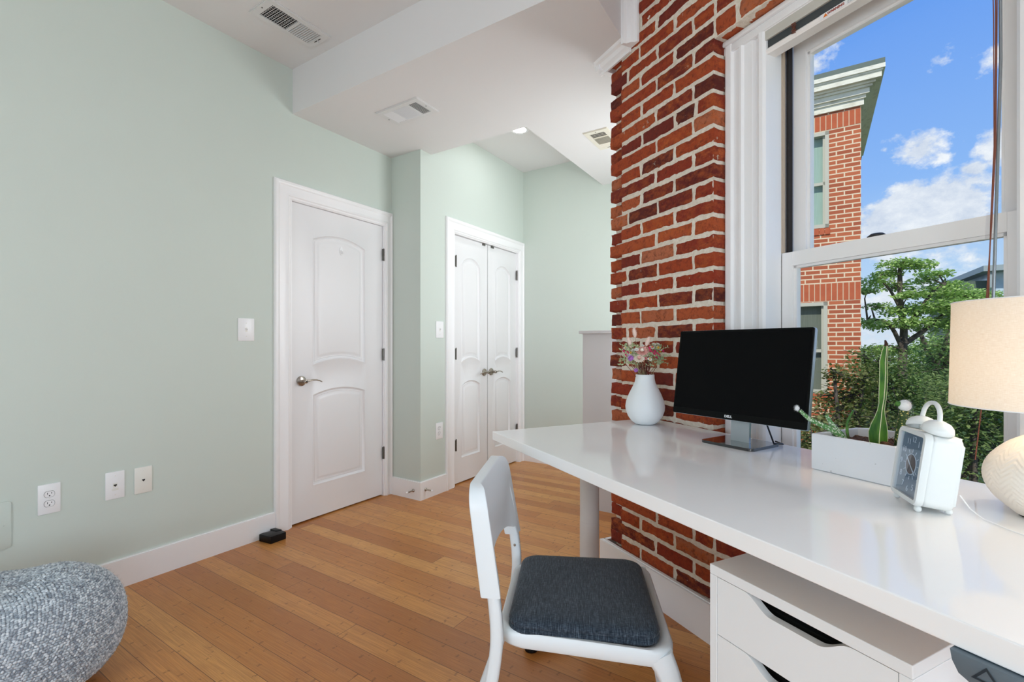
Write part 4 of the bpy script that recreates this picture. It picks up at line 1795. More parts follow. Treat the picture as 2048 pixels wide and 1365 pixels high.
fuzz(b, [pw(-.620, .975, 1.366), pw(-.618, .990, 1.366), pw(-.620, .999, 1.366)], [.011, .0135, .008], 700, .005, 12, .0004)
fuzz(b, [pw(-.613, .93, 1.372), pw(-.612, .975, 1.372)], [.006, .006], 300, .006, 13, .0003)
obj('woolly_head', b, 'cactus_fluff', o, smooth=60)
b = BM()
ball(b, pw(-.629, .990, 1.356), .0070, 2)
obj('green_bud', b, 'cactus_green', o, smooth=60)

# ------------------------------------------------------------------ alarm clock
f1, f2 = Vector((.8164, 1.0104, ZD)), Vector((.7824, .9128, ZD))
cx_ = (f2 - f1).normalized()                  # local x: left foot to right foot as seen
ac = math.atan2(cx_.y, cx_.x)
cn_ = Vector((-cx_.y, cx_.x, 0))              # local y: backwards
cc_ = (f1 + f2) / 2 + cn_ * .026 + Vector((-.004, -.004, 0))
ck = thing('alarm_clock', 'small white twin bell alarm clock on the desk in front of the planter', 'clock', cc_, ac)
tl_ = Matrix.Rotation(math.radians(-7.5), 4, 'X')
CWd, CHt, CDp = .114, .141, .057
b = BM()
prism(b, rrect(-CWd / 2, CWd / 2, .009, .009 + CHt, .014), 'y', -CDp / 2 + .006, CDp / 2, bev=.008, seg=3)
xf(b, tl_)
obj('clock_body', b, 'clock_shell', ck, smooth=50)
b = BM()
o1 = rrect(-CWd / 2 - .001, CWd / 2 + .001, .008, .010 + CHt, .014)
o2 = rrect(-CWd / 2 + .009, CWd / 2 - .009, .018, CHt, .004)
r0 = [b.verts.new((p, -CDp / 2 + .008, q)) for p, q in o1]
r1 = [b.verts.new((p, -CDp / 2 - .001, q)) for p, q in o1]
r2 = [b.verts.new((p + (.0015 if p < 0 else -.0015), -CDp / 2 - .004, q + (.0015 if q < .08 else -.0015))) for p, q in o1]
r3 = [b.verts.new((p, -CDp / 2 - .004, q)) for p, q in o2]
r4 = [b.verts.new((p, -CDp / 2 + .004, q)) for p, q in o2]
for a_, c_ in ((r0, r1), (r1, r2), (r2, r3), (r3, r4)):
    for i in range(len(a_)):
        b.faces.new((a_[i], a_[(i + 1) % len(a_)], c_[(i + 1) % len(a_)], c_[i]))
bmesh.ops.recalc_face_normals(b, faces=b.faces)
xf(b, tl_)
obj('front_bezel', b, 'clock_shell', ck, smooth=40)
b = BM()
box(b, -CWd / 2 + .009, CWd / 2 - .009, -CDp / 2 + .003, -CDp / 2 + .0075, .017, CHt + .001)
xf(b, tl_)
dl = obj('dial', b, 'clock_dial', ck)
zc = .009 + CHt / 2
m_ = Matrix.Translation((.0, -CDp / 2 + .003, zc)) @ Matrix.Rotation(PI / 2, 4, 'X')
b = BM()
lathe(b, [(.0205, 0), (.0205, .0012), (.0215, .0012), (.0215, 0)], 40, mat=tl_ @ m_)
for i in range(60):
    a = 2 * PI * i / 60
    if i % 5:
        continue
    box(b, -.0005, .0005, .024, .031, .0, .0008, mat=tl_ @ m_ @ Matrix.Rotation(a, 4, 'Z'))
obj('dial_ring', b, 'digit_pale', dl)
b = BM()
lathe(b, [(0, .0004), (.019, .0004), (.019, .0012), (0, .0016)], 32, mat=tl_ @ m_)
obj('gear_face', b, 'bronze', dl)
for i in range(1, 13):
    a = PI / 2 - 2 * PI * i / 12
    text_mesh('numeral', str(i), .017, 'digit_pale', dl, tl_ @ Matrix.Translation((.041 * math.cos(a), -CDp / 2 + .0022, zc + .050 * math.sin(a))) @ FRONT, ext=.0003)
b = BM()
for a, l, w in ((.9, .020, .0014), (-2.2, .030, .001)):
    box(b, -w, w, 0, l, .002, .0028, mat=tl_ @ m_ @ Matrix.Rotation(a, 4, 'Z'))
obj('clock_hands', b, 'digit_pale', dl)
b = BM()
box(b, -CWd / 2 + .0095, CWd / 2 - .0095, -CDp / 2 - .0012, -CDp / 2 - .0004, .0185, CHt - .0005)
xf(b, tl_)
glass('clock_lens', (.92, .95, .98), 1.5)
obj('lens', b, 'clock_lens', ck)
for sx, yo in ((-1, 0), (1, 0)):
    b = BM()
    mb_ = tl_ @ Matrix.Translation((sx * .031, -.006, CHt + .013)) @ Matrix.Rotation(math.radians(sx * 16), 4, 'Y')
    lathe(b, [(.024, .002), (.0255, .004), (.0235, .012), (.018, .0185), (.010, .0225), (.0, .0235)], 28, mat=mb_)
    lathe(b, [(.024, .002), (.022, .0045), (.016, .014), (0, .019)], 28, mat=mb_)
    lathe(b, [(.0, -.02), (.0035, -.02), (.0035, .012), (0, .012)], 12, mat=mb_)
    obj('bell', b, 'clock_shell', ck, smooth=60)
b = BM()
hp = []
for i in range(17):
    a = PI * i / 16
    hp.append(tl_ @ Vector((-.034 * math.cos(a), -.006, CHt + .032 + .036 * math.sin(a) ** .8)))
tube(b, hp, .0042, 10)
for sx in (-1, 1):
    tube(b, [tl_ @ Vector((sx * .034, -.006, CHt + .034)), tl_ @ Vector((sx * .0345, -.006, CHt + .020))], [.0045, .0062], 10)
obj('carry_handle', b, 'clock_shell', ck, smooth=60)
b = BM()
tube(b, [tl_ @ Vector(q) for q in ((-.009, .004, CHt + .006), (0, .004, CHt + .013), (.009, .004, CHt + .006))], .003, 8)
obj('striker', b, 'cord_grey', ck, smooth=60)
for sx in (-1, 1):
    for yy in (-.022, .026):
        b = BM()
        ball(b, (sx * .045, yy, .0065), .0065, 2)
        lathe(b, [(.003, .006), (.003, .014)], 8, cx=sx * .045, cy=yy)
        obj('foot', b, 'clock_shell', ck, smooth=60)
b = BM()
q0 = cc_ + cn_ * .03
tube(b, [ck_ for ck_ in (Vector((.858, .905, ZD + .035)), Vector((.868, .895, ZD + .012)), Vector((.868, .87, ZD + .0022)), Vector((.862, .82, ZD + .0022)), Vector((.860, .76, ZD + .0022)), Vector((.9, .68, ZD + .0022)))], .0012, 6)
tag(obj('clock_cord', b, 'plastic_white', smooth=60), 'thin white cord lying on the desk behind the alarm clock', 'cord')

# ------------------------------------------------------------------ table lamp
LP = Vector((.987, .879, ZD))
la = thing('table_lamp', 'table lamp with linen drum shade and chevron ceramic base on the desk', 'lamp', LP)


def lampprof(t_):
    # t 0..1 from foot to neck
    z = .004 + .152 * t_
    r = .079 * math.sin(PI * (.10 + .86 * t_)) ** .72
    return max(.022 if t_ > .5 else .03, r), z


b = BM()
NA, NZ = 180, 90
rings = []
for j in range(NZ + 1):
    t_ = j / NZ
    r_, z = lampprof(t_)
    ring = []
    for i in range(NA):
        a = 2 * PI * i / NA
        tri = abs(((a / (2 * PI) * 14) % 1) - .5) * 2
        ph = (z / .0098 + tri * 1.8) % 1
        bump_ = (.5 + .5 * math.cos(2 * PI * ph))
        fade = min(1, max(0, (t_ - .10) / .08)) * min(1, max(0, (.96 - t_) / .06))
        rr = r_ + .0021 * bump_ * fade
        ring.append(b.verts.new((rr * math.cos(a), rr * math.sin(a), z)))
    rings.append(ring)
for r0, r1 in zip(rings, rings[1:]):
    for i in range(NA):
        b.faces.new((r0[i], r0[(i + 1) % NA], r1[(i + 1) % NA], r1[i]))
b.faces.new(rings[0][::-1])
obj('lamp_base', b, 'lamp_ceramic', la, smooth=80)
b = BM()
lathe(b, [(.028, .0002), (.030, .0004), (.030, .004), (0, .004)], 32)
obj('base_pad', b, 'slot_dark', la)
b = BM()
lathe(b, [(.020, .154), (.020, .162), (.012, .165), (.012, .215), (.016, .216), (.016, .25), (0, .25)], 24)
obj('socket', b, 'nickel', la, smooth=40)
b = BM()
ball(b, (0, 0, .285), .028, 3, (1, 1, 1.15))
obj('bulb', b, 'bulb_glow', la, smooth=180)
b = BM()
SZ0, SZ1, SRd = .206, .407, .128
for (r0_, z0_), (r1_, z1_) in (((SRd + .001, SZ0), (SRd - .003, SZ1)),):
    lathe(b, [(r0_, z0_), (r1_, z1_), (r1_ - .001, z1_), (r0_ - .001, z0_), (r0_, z0_)], 96)
sh = obj('lamp_shade', b, 'linen_shade', la, smooth=60)
b = BM()
for r_, z in ((SRd + .0012, SZ0), (SRd - .0028, SZ1)):
    tube(b, [(r_ * math.cos(2 * PI * i / 64), r_ * math.sin(2 * PI * i / 64), z) for i in range(65)], .0011, 6, cap=False)
for i in range(3):
    a = 2 * PI * i / 3
    tube(b, [(.014 * math.cos(a), .014 * math.sin(a), .225), ((SRd - .003) * math.cos(a), (SRd - .003) * math.sin(a), SZ0 + .004)], .0012, 6)
obj('shade_ring', b, 'trim_paint', sh)

# ------------------------------------------------------------------ chair (local +x = facing, +y = far side)
CO = Vector((-.023, 1.311, 0))
ach = math.radians(-7.5)
ch = thing('chair', 'white moulded plastic chair with a charcoal cushion pulled up to the desk', 'chair', CO, ach)
ZSe = .452


def smoothpath(pts, k=4):
    """Catmull-Rom through pts"""
    P_ = [Vector(p) for p in pts]
    out = []
    for i in range(len(P_) - 1):
        p0, p1, p2, p3 = P_[max(0, i - 1)], P_[i], P_[i + 1], P_[min(len(P_) - 1, i + 2)]
        for j in range(k):
            t_ = j / k
            out.append(.5 * ((2 * p1) + (p2 - p0) * t_ + (2 * p0 - 5 * p1 + 4 * p2 - p3) * t_ * t_ + (3 * p1 - p0 - 3 * p2 + p3) * t_ ** 3))
    out.append(P_[-1])
    return out


# seat shell: rounded tray with a lip
b = BM()


def seat_ring(ins, z):
    x0, x1, yr, yf = .010 + ins, .420 - ins, .190 - ins, .216 - ins
    # tapered rounded rectangle (wider at the front = +x)
    pts = []
    r_ = .055
    for cx, cy, a0 in ((x1 - r_, yf - r_, 0), (x0 + r_ + .02, yr - r_ - .0, 90), (x0 + r_ + .02, -yr + r_, 180), (x1 - r_, -yf + r_, 270)):
        for k_ in range(8):
            t_ = math.radians(a0 + 90 * k_ / 7)
            rr = r_ if cx > .2 else r_ + .02
            pts.append((cx + rr * math.cos(t_), cy + (r_) * math.sin(t_), z))
    return pts


rings = [[b.verts.new(v) for v in seat_ring(i_, z)] for i_, z in ((.004, ZSe - .037), (0, ZSe - .031), (0, ZSe - .006), (.004, ZSe), (.012, ZSe), (.020, ZSe - .006), (.034, ZSe - .012), (.10, ZSe - .014))]
for r0, r1 in zip(rings, rings[1:]):
    for i in range(len(r0)):
        b.faces.new((r0[i], r0[(i + 1) % len(r0)], r1[(i + 1) % len(r0)], r1[i]))
b.faces.new(rings[-1])
rb = [b.verts.new(v) for v in seat_ring(.014, ZSe - .037)]
rb2 = [b.verts.new(v) for v in seat_ring(.014, ZSe - .018)]
for r0, r1 in ((rb, rings[0]), (rb2, rb)):
    for i in range(len(r0)):
        b.faces.new((r0[i], r0[(i + 1) % len(r0)], r1[(i + 1) % len(r0)], r1[i]))
b.faces.new(rb2)
bmesh.ops.recalc_face_normals(b, faces=b.faces)
obj('seat', b, 'chair_plastic', ch, smooth=50)
for s_ in (-1, 1):
    # rear leg rising into the back post
    b = BM()
    pth = smoothpath([(-.105, s_ * .210, .006), (-.052, s_ * .205, .16), (-.008, s_ * .199, .30), (.010, s_ * .196, .40), (.012, s_ * .194, .47), (.002, s_ * .191, .56), (-.012, s_ * .187, .66), (-.024, s_ * .183, .70)], 5)
    nn_ = len(pth)
    bar(b, pth, [.024 + .004 * math.sin(PI * min(1, i / nn_ * 1.1)) for i in range(nn_)], [.032 - .006 * (i / nn_) for i in range(nn_)], up=(1, 0, .0))
    o = obj('leg', b, 'chair_plastic', ch, smooth=50)
    b = BM()
    lathe(b, [(0, .0), (.0045, .0), (.004, .002), (0, .0025)], 12, mat=Matrix.Translation((.008, s_ * .193 - .0135 * s_, .505)) @ Matrix.Rotation(s_ * PI / 2, 4, 'X'))
    lathe(b, [(0, .0), (.0045, .0), (.004, .002), (0, .0025)], 12, mat=Matrix.Translation((.0215, s_ * .193, .505)) @ Matrix.Rotation(PI / 2, 4, 'Y'))
    obj('screw', b, 'nickel', o)
    b = BM()
    pth = smoothpath([(.475, s_ * .222, .006), (.450, s_ * .215, .16), (.425, s_ * .206, .30), (.407, s_ * .199, .385), (.385, s_ * .190, .432)], 5)
    bar(b, pth, [.028 + .022 * (i / len(pth)) ** 2 for i in range(len(pth))], [.030 + .034 * (i / len(pth)) ** 2 for i in range(len(pth))], up=(1, 0, 0))
    obj('leg', b, 'chair_plastic', ch, smooth=50)
# backrest: a sleeve over the two posts, rounded top corners, arched lower edge
b = BM()


def back_x(z):
    return .010 - (z - .47) * .150


hw0 = .208
outl = []
ztop, zlow, zarch = .792, .540, .590
rc = .055
for cx, a0 in ((hw0 - .012 - rc, 0), (-(hw0 - .012) + rc, 90)):
    for k_ in range(9):
        t_ = math.radians(a0 + 90 * k_ / 8)
        outl.append((cx + rc * math.cos(t_), ztop - rc + rc * math.sin(t_)))
low = []
outl.append((-hw0, zlow))
outl.append((-hw0 + .034, zlow))
for i in range(0, 17):
    t_ = i / 16
    y = -(hw0 - .038) + 2 * (hw0 - .038) * t_
    zz = zlow + .026 + (zarch - zlow - .026) * math.sin(PI * t_) ** .5
    low.append((y, zz))
outl += low
outl.append((hw0 - .034, zlow))
outl.append((hw0, zlow))


def curve_off(y):
    return -.022 * (1 - (y / hw0) ** 2)


lo = [b.verts.new((back_x(q) + curve_off(p) + .011 + .014 * min(1, abs(p / .165)) ** 8, p, q)) for p, q in outl]
hi = [b.verts.new((back_x(q) + curve_off(p) - .012 - .012 * min(1, abs(p / hw0)) ** 6, p, q)) for p, q in outl]
m_ = len(outl)


def fill_grid(bm, loop):
    es = []
    for i in range(len(loop)):
        e = bm.edges.get((loop[i], loop[(i + 1) % len(loop)])) or bm.edges.new((loop[i], loop[(i + 1) % len(loop)]))
        es.append(e)
    r_ = bmesh.ops.triangle_fill(bm, edges=es, use_beauty=True)
    return [g_ for g_ in r_['geom'] if isinstance(g_, bmesh.types.BMFace)]


fill_grid(b, lo)
fill_grid(b, hi)
for i in range(m_):
    b.faces.new((lo[i], lo[(i + 1) % m_], hi[(i + 1) % m_], hi[i]))
bmesh.ops.recalc_face_normals(b, faces=b.faces)
rim = [e for e in b.edges if len(e.link_faces) == 2 and e.calc_face_angle(0) > 1.0 and abs(e.verts[0].co.z - e.verts[1].co.z) + abs(e.verts[0].co.y - e.verts[1].co.y) > 1e-5]
bmesh.ops.bevel(b, geom=rim, offset=.004, segments=3, affect='EDGES', profile=.5)
obj('backrest', b, 'chair_plastic', ch, smooth=30)
# cushion
cu = thing('seat_cushion', 'charcoal woven seat cushion lying on the white chair', 'cushion', CO + Vector((0, 0, ZSe - .011)), ach)
b = BM()


def cush_ring(ins, z):
    x0, x1, yr, yf = .036 + ins, .392 - ins, .186 - ins, .192 - ins
    pts = []
    r_ = max(.012, .045 - ins * .3)
    for cx, cy, a0, ex in ((x1 - r_, yf - r_, 0, 0), (x0 + r_, yr - r_, 90, 0), (x0 + r_, -yr + r_, 180, 0), (x1 - r_, -yf + r_, 270, 0)):
        for k_ in range(8):
            t_ = math.radians(a0 + 90 * k_ / 7)
            pts.append((cx + r_ * math.cos(t_), cy + r_ * math.sin(t_), z))
    return pts


rings = [[b.verts.new(v) for v in cush_ring(i_, z)] for i_, z in ((.008, .001), (0, .006), (-.002, .013), (.001, .0195), (.003, .0205), (.000, .0215), (-.001, .028), (.003, .034), (.010, .038), (.024, .0405), (.05, .042), (.09, .0425), (.13, .0415))]
for r0, r1 in zip(rings, rings[1:]):
    for i in range(len(r0)):
        b.faces.new((r0[i], r0[(i + 1) % len(r0)], r1[(i + 1) % len(r0)], r1[i]))
b.faces.new(rings[-1])
b.faces.new(rings[0][::-1])
obj('cushion_pad', b, 'cushion_fabric', cu, smooth=60)

# ------------------------------------------------------------------ knitted pouf
PC = Vector((-1.600, 1.508, 0))
b = BM()


def pouf_r(phi, a):
    """radius vector for latitude phi (-pi/2..pi/2) with squashed, dented top"""
    c, s_ = math.cos(phi), math.sin(phi)
    rr = .272 * (abs(c) ** .60) * (1 + .035 * math.sin(2 * a + .6) + .02 * math.sin(3 * a))
    z = .195 + .190 * (abs(s_) ** .9) * (1 if s_ > 0 else -1)
    if s_ < 0:
        z = max(z, .004)
    dent = (.022 * math.exp(-((rr * math.cos(a) * .8 + rr * math.sin(a) * .6 - .01) ** 2) / .004 - ((-rr * math.cos(a) * .6 + rr * math.sin(a) * .8) ** 2) / .05) + .02 * max(0, -math.cos(a - .9)) * (rr / .27)) * max(0, min(1, (s_ - .35) / .4))
    return Vector((rr * math.cos(a), rr * math.sin(a), z - dent))


NA, NP = 64, 32
prev = None
rings = []
for j in range(NP + 1):
    phi = -PI / 2 + PI * j / NP
    rings.append([b.verts.new(pouf_r(phi, 2 * PI * i / NA) * 1.0) for i in range(NA)])
for r0, r1 in zip(rings, rings[1:]):
    for i in range(NA):
        f = b.faces.new((r0[i], r0[(i + 1) % NA], r1[(i + 1) % NA], r1[i]))
        f.material_index = 1
f = b.faces.new(rings[0][::-1])
RP = random.Random(3)
# stitches: plump little loops in rows over the side and top
tmpl = bmesh.new()
bmesh.ops.create_icosphere(tmpl, subdivisions=1, radius=1)
tv = [v.co.copy() for v in tmpl.verts]
tf = [[v.index for v in f.verts] for f in tmpl.faces]
tmpl.free()
row = 0
phi = -1.15
while phi < 1.566:
    p0 = pouf_r(phi, 0)
    rad = math.hypot(p0.x, p0.y)
    cnt = max(6, int(2 * PI * rad / .0086))
    for i in range(cnt):
        a = 2 * PI * (i + .5 * (row % 2)) / cnt + RP.uniform(-.004, .004)
        p = pouf_r(phi, a)
        # skip the side turned to the wall
        e1 = (pouf_r(phi, a + .02) - p).normalized()
        e2 = (pouf_r(min(1.55, phi + .02), a) - p).normalized()
        nr = e1.cross(e2).normalized()
        if nr.dot(PC + p - Vector((0, 0, H)) * 1.0) > .9:
            continue
        rt = Matrix((e1, e2, nr)).transposed()
        ang = .8 if (i + row) % 2 else -.5
        rt = rt @ Matrix.Rotation(ang + RP.uniform(-.6, .6), 3, 'Z')
        p = p + e1 * RP.uniform(-.0012, .0012) + e2 * RP.uniform(-.0012, .0012) + nr * RP.uniform(-.0012, .0015)
        sx, sy, sz = .0057 * RP.uniform(.8, 1.2), .0040 * RP.uniform(.8, 1.2), .0044
        vs = [b.verts.new(p + rt @ Vector((v.x * sx, v.y * sy, v.z * sz))) for v in tv]
        for ff in tf:
            b.faces.new([vs[q] for q in ff])
    c_ = (pouf_r(phi + .01, 0) - p0).length / .01
    phi += .0074 / max(.05, c_)
    row += 1
# stray wool fibres
for _ in range(5200):
    a = RP.uniform(0, 2 * PI)
    ph = math.asin(RP.uniform(-.3, .98))
    p = pouf_r(ph, a)
    nr = (p - Vector((0, 0, .15))).normalized()
    if nr.dot(PC + p - Vector((0, 0, H))) > .5:
        continue
    v = (nr + Vector((RP.uniform(-1, 1), RP.uniform(-1, 1), RP.uniform(-1, 1))) * .8).normalized()
    k_ = v.cross(Vector((RP.random(), RP.random(), RP.random()))).normalized() * .00022
    s_ = p + nr * .004
    b.faces.new([b.verts.new(q) for q in (s_ - k_, s_ + k_, s_ + v * RP.uniform(.006, .014))])
po = obj('pouf', b, ['knit_wool', 'knit_base'], loc=PC, smooth=180)
tag(po, 'grey chunky knitted wool pouf on the floor by the left wall', 'pouf')
bpy.context.view_layer.update()

# ------------------------------------------------------------------ outdoors
mat('house_brick', lambda n, t: n.add('ShaderNodeTexBrick', {'Vector': n.comb(n.add('ShaderNodeSeparateXYZ', {0: t}).outputs[1], n.add('ShaderNodeSeparateXYZ', {0: t}).outputs[2], 0),
    'Color1': (*lin(190, 104, 66), 1), 'Color2': (*lin(164, 84, 54), 1), 'Mortar': (*lin(222, 200, 168), 1), 'Scale': 1.0, 'Mortar Size': .0095, 'Brick Width': .215, 'Row Height': .0735, 'Bias': .1}).outputs[0], .9,
    bump=lambda n, t: (n.noise(t, 40, 3), .3, .004))
mat('soldier_brick', lambda n, t: n.mix(n.noise(t, 9, 2), lin(192, 100, 62), lin(168, 80, 50)), .9)
mat('house_mortar', lin(208, 184, 154), .95)
mat('cornice_paint', lambda n, t: n.mix(n.ramp(n.noise(n.vm('MULTIPLY', t, (1, 1, 3)), 5, 5, .7), [(.5, (0, 0, 0)), (.75, (.6, .6, .6))]), lin(226, 222, 204), lin(150, 142, 116)), .7)
mat('roof_metal', lin(86, 100, 90), .6)
mat('house_trim', lin(186, 182, 164), .6)
mat('curtain_green', lambda n, t: n.mix(n.noise(n.vm('MULTIPLY', t, (1, 20, 1)), 4, 3), lin(150, 172, 158), lin(172, 192, 178)), .8)
mat('curtain_dark', lambda n, t: n.mix(n.noise(n.vm('MULTIPLY', t, (1, 20, 1)), 4, 3), lin(92, 96, 84), lin(126, 128, 114)), .8)
hs = thing('neighbour_house', 'red brick house with a deep pale cornice outside the window', 'house', PL(9.305, -.608, -4), aL)
HW, HDp = 4.5, 3.4
b = BM()
# front wall in the y/z plane at x=0, with two window openings
wins = [(.422, 1.00, 3.082, 4.661), (.442, 1.02, .358, 1.862)]
ys_ = sorted({0, HW, *[v for w in wins for v in w[:2]]})
zs_ = sorted({-4, 4.97, *[v for w in wins for v in w[2:]]})
for i in range(len(ys_) - 1):
    for j in range(len(zs_) - 1):
        cy, cz = (ys_[i] + ys_[i + 1]) / 2, (zs_[j] + zs_[j + 1]) / 2
        if any(w[0] < cy < w[1] and w[2] < cz < w[3] for w in wins):
            continue
        box(b, 0, .2, ys_[i], ys_[i + 1], zs_[j] + 4, zs_[j + 1] + 4)
box(b, .2, HDp, 0, .2, 0, 8.97)
box(b, HDp - .2, HDp, .2, HW, 0, 8.97)
box(b, .2, HDp - .2, HW - .2, HW, 0, 8.97)
obj('brick_wall', b, 'house_brick', hs)
for (y0_, y1_, z0_, z1_) in ((0, HW, 4.675, 4.93), (0, HW, 1.875, 2.17)):
    b = BM()
    n_ = int((y1_ - y0_) / .0775)
    box(b, -.0015, .001, y0_, y1_, z0_ + 4, z1_ + 4, mi=1)
    for i in range(n_):
        yy = y0_ + i * .0775
        box(b, -.0045, .0, yy + .006, yy + .0715, z0_ + 4.008, z1_ + 3.992)
    obj('soldier_course', b, ['soldier_brick', 'house_mortar'], hs)
for (y0_, y1_, z0_, z1_), cm in zip(wins, ('curtain_green', 'curtain_dark')):
    e = bpy.data.objects.new('window', None)
    link(e, hs)
    b = BM()
    z0_ += 4
    z1_ += 4
    for (p0, p1, q0, q1) in ((y0_, y0_ + .055, z0_, z1_), (y1_ - .055, y1_, z0_, z1_), (y0_, y1_, z0_, z0_ + .06), (y0_, y1_, z1_ - .06, z1_)):
        box(b, -.015, .10, p0, p1, q0, q1)
    zm = (z0_ + z1_) / 2 - .05
    box(b, .03, .08, y0_ + .05, y1_ - .05, zm - .025, zm + .025)
    box(b, .03, .08, y0_ + .055, y0_ + .085, z0_ + .05, z1_ - .05)
    obj('window_frame', b, 'house_trim', e)
    b = BM()
    box(b, .062, .066, y0_ + .06, y1_ - .06, z0_ + .06, z1_ - .06)
    obj('pane', b, 'window_glass', e)
    b = BM()
    box(b, .12, .14, y0_, y1_, z0_, z1_)
    obj('curtain', b, cm, e)
    b = BM()
    n_ = int((y1_ - y0_ + .04) / .0775)
    for i in range(n_ + 1):
        box(b, -.02, .04, y0_ - .02 + i * .0775 + .004, y0_ - .02 + i * .0775 + .073, z0_ - .11, z0_ - .005)
    obj('sill', b, 'soldier_brick', e)
b = BM()
# stepped cornice wrapping front (x<0) and right side (y<0)
steps = [(.035, 4.955, 5.05), (.06, 5.05, 5.10), (.10, 5.10, 5.18), (.135, 5.18, 5.215), (.17, 5.215, 5.245), (.235, 5.245, 5.33), (.25, 5.33, 5.355), (.275, 5.355, 5.42)]
for p, z0_, z1_ in steps:
    p2 = p * 1.02
    box(b, -p2, HDp + p2, -p2, HW + p2, z0_ + 4, z1_ + 4)
obj('cornice', b, 'cornice_paint', hs)
b = BM()
box(b, -.277, HDp + .277, -.277, HW + .277, 9.42, 9.50)
obj('roof', b, 'roof_metal', hs)

# far glassy block
mat('sky_tinted_glass', lambda n, t: n.ramp(n.noise(t, .8, 2), [(.3, lin(150, 178, 200)), (.7, lin(206, 220, 232))]), .15, spec=.8)  # pale blue mottling stands in for the sky mirrored in the panes
mat('block_frame', lin(150, 160, 160), .6)
fb = thing('office_block', 'distant glass office block with a canopy roof beyond the trees', 'building', (51, 47, -5), math.radians(-30))
b = BM()
box(b, -4, 9, -6, 6, 0, 13)
obj('glass_volume', b, 'sky_tinted_glass', fb)
b = BM()
for i in range(8):
    box(b, -4.1 + i * 1.85, -3.95 + i * 1.85, -6.15, -6, 0, 13)
for i in range(4):
    box(b, -4, 9, -6.15, -6, 1 + i * 3.2, 1.25 + i * 3.2)
obj('mullions', b, 'block_frame', fb)
b = BM()
box(b, -5, 10, -7.5, 7, 13, 13.5)
for i in range(5):
    box(b, -4.5 + i * 3, -4.2 + i * 3, -7.2, -6.9, 11.5, 13)
obj('canopy_roof', b, 'block_frame', fb)
b = BM()
box(b, -6.2, -4.1, -5, 5, 0, 12.4)
obj('stair_tower', b, 'roof_metal', fb)

# ground outside
mat('grass', lambda n, t: n.ramp(n.noise(t, 6, 6, .7), [(.3, lin(44, 66, 34)), (.7, lin(92, 118, 62))]), .95, bump=lambda n, t: (n.noise(t, 60, 4), .8, .03))
b = BM()
n_ = 30
g = [[None] * (n_ + 1) for _ in range(n_ + 1)]
for i in range(n_ + 1):
    for j in range(n_ + 1):
        x, y = -10 + 90 * i / n_, -10 + 100 * j / n_
        h_ = -4.0 + 1.6 * max(0, min(1, (math.hypot(x, y) - 16) / 40)) + .25 * noise.noise(Vector((x * .1, y * .1, 0)))
        g[i][j] = b.verts.new((x, y, h_))
for i in range(n_):
    for j in range(n_):
        b.faces.new((g[i][j], g[i + 1][j], g[i + 1][j + 1], g[i][j + 1]))
go = obj('lawn', b, 'grass', smooth=180)
go['kind'] = 'structure'
go.name = 'floor_outside'

mat('bark', lambda n, t: n.ramp(n.noise(n.vm('MULTIPLY', t, (6, 6, 1)), 4, 4), [(.3, lin(58, 50, 44)), (.7, lin(104, 94, 84))]), .95)


def leafmat(name, c1, c2):
    m = bpy.data.materials.new(name)
    m.use_nodes = True
    m.node_tree.nodes.clear()
    n = NT(m.node_tree)
    rnd = n.add('ShaderNodeNewGeometry').outputs['Random Per Island']
    col = n.mix(rnd, c1, c2)
    d = n.add('ShaderNodeBsdfDiffuse', {'Color': col})
    tr = n.add('ShaderNodeBsdfTranslucent', {'Color': n.mix(.35, col, lin(150, 190, 60))})
    mx = n.add('ShaderNodeMixShader', {0: .35, 1: d.outputs[0], 2: tr.outputs[0]})
    n.add('ShaderNodeOutputMaterial', {'Surface': mx.outputs[0]})
    M[name] = m


leafmat('leaf_bright', lin(148, 184, 100), lin(204, 226, 148))
leafmat('leaf_mid', lin(100, 130, 76), lin(154, 176, 110))
leafmat('leaf_dark', lin(84, 108, 64), lin(140, 156, 98))
leafmat('leaf_olive', lin(80, 94, 54), lin(140, 140, 92))


def leaves(bm, rr, c, rad, sc, n, size):
    for _ in range(n):
        v = Vector((rr.gauss(0, 1), rr.gauss(0, 1), rr.gauss(0, 1))).normalized() * (rr.random() ** .45)
        p = Vector(c) + Vector((v.x * rad * sc[0], v.y * rad * sc[1], v.z * rad * sc[2]))
        d = Vector((rr.uniform(-1, 1), rr.uniform(-1, 1), rr.uniform(-.6, .35))).normalized()
        t_ = d.cross(Vector((rr.uniform(-.4, .4), rr.uniform(-.4, .4), 1))).normalized()
        s_ = size * rr.uniform(.6, 1.3)
        bm.faces.new([bm.verts.new(q) for q in (p, p + d * s_ * .5 + t_ * s_ * .3, p + d * s_, p + d * s_ * .5 - t_ * s_ * .3)])


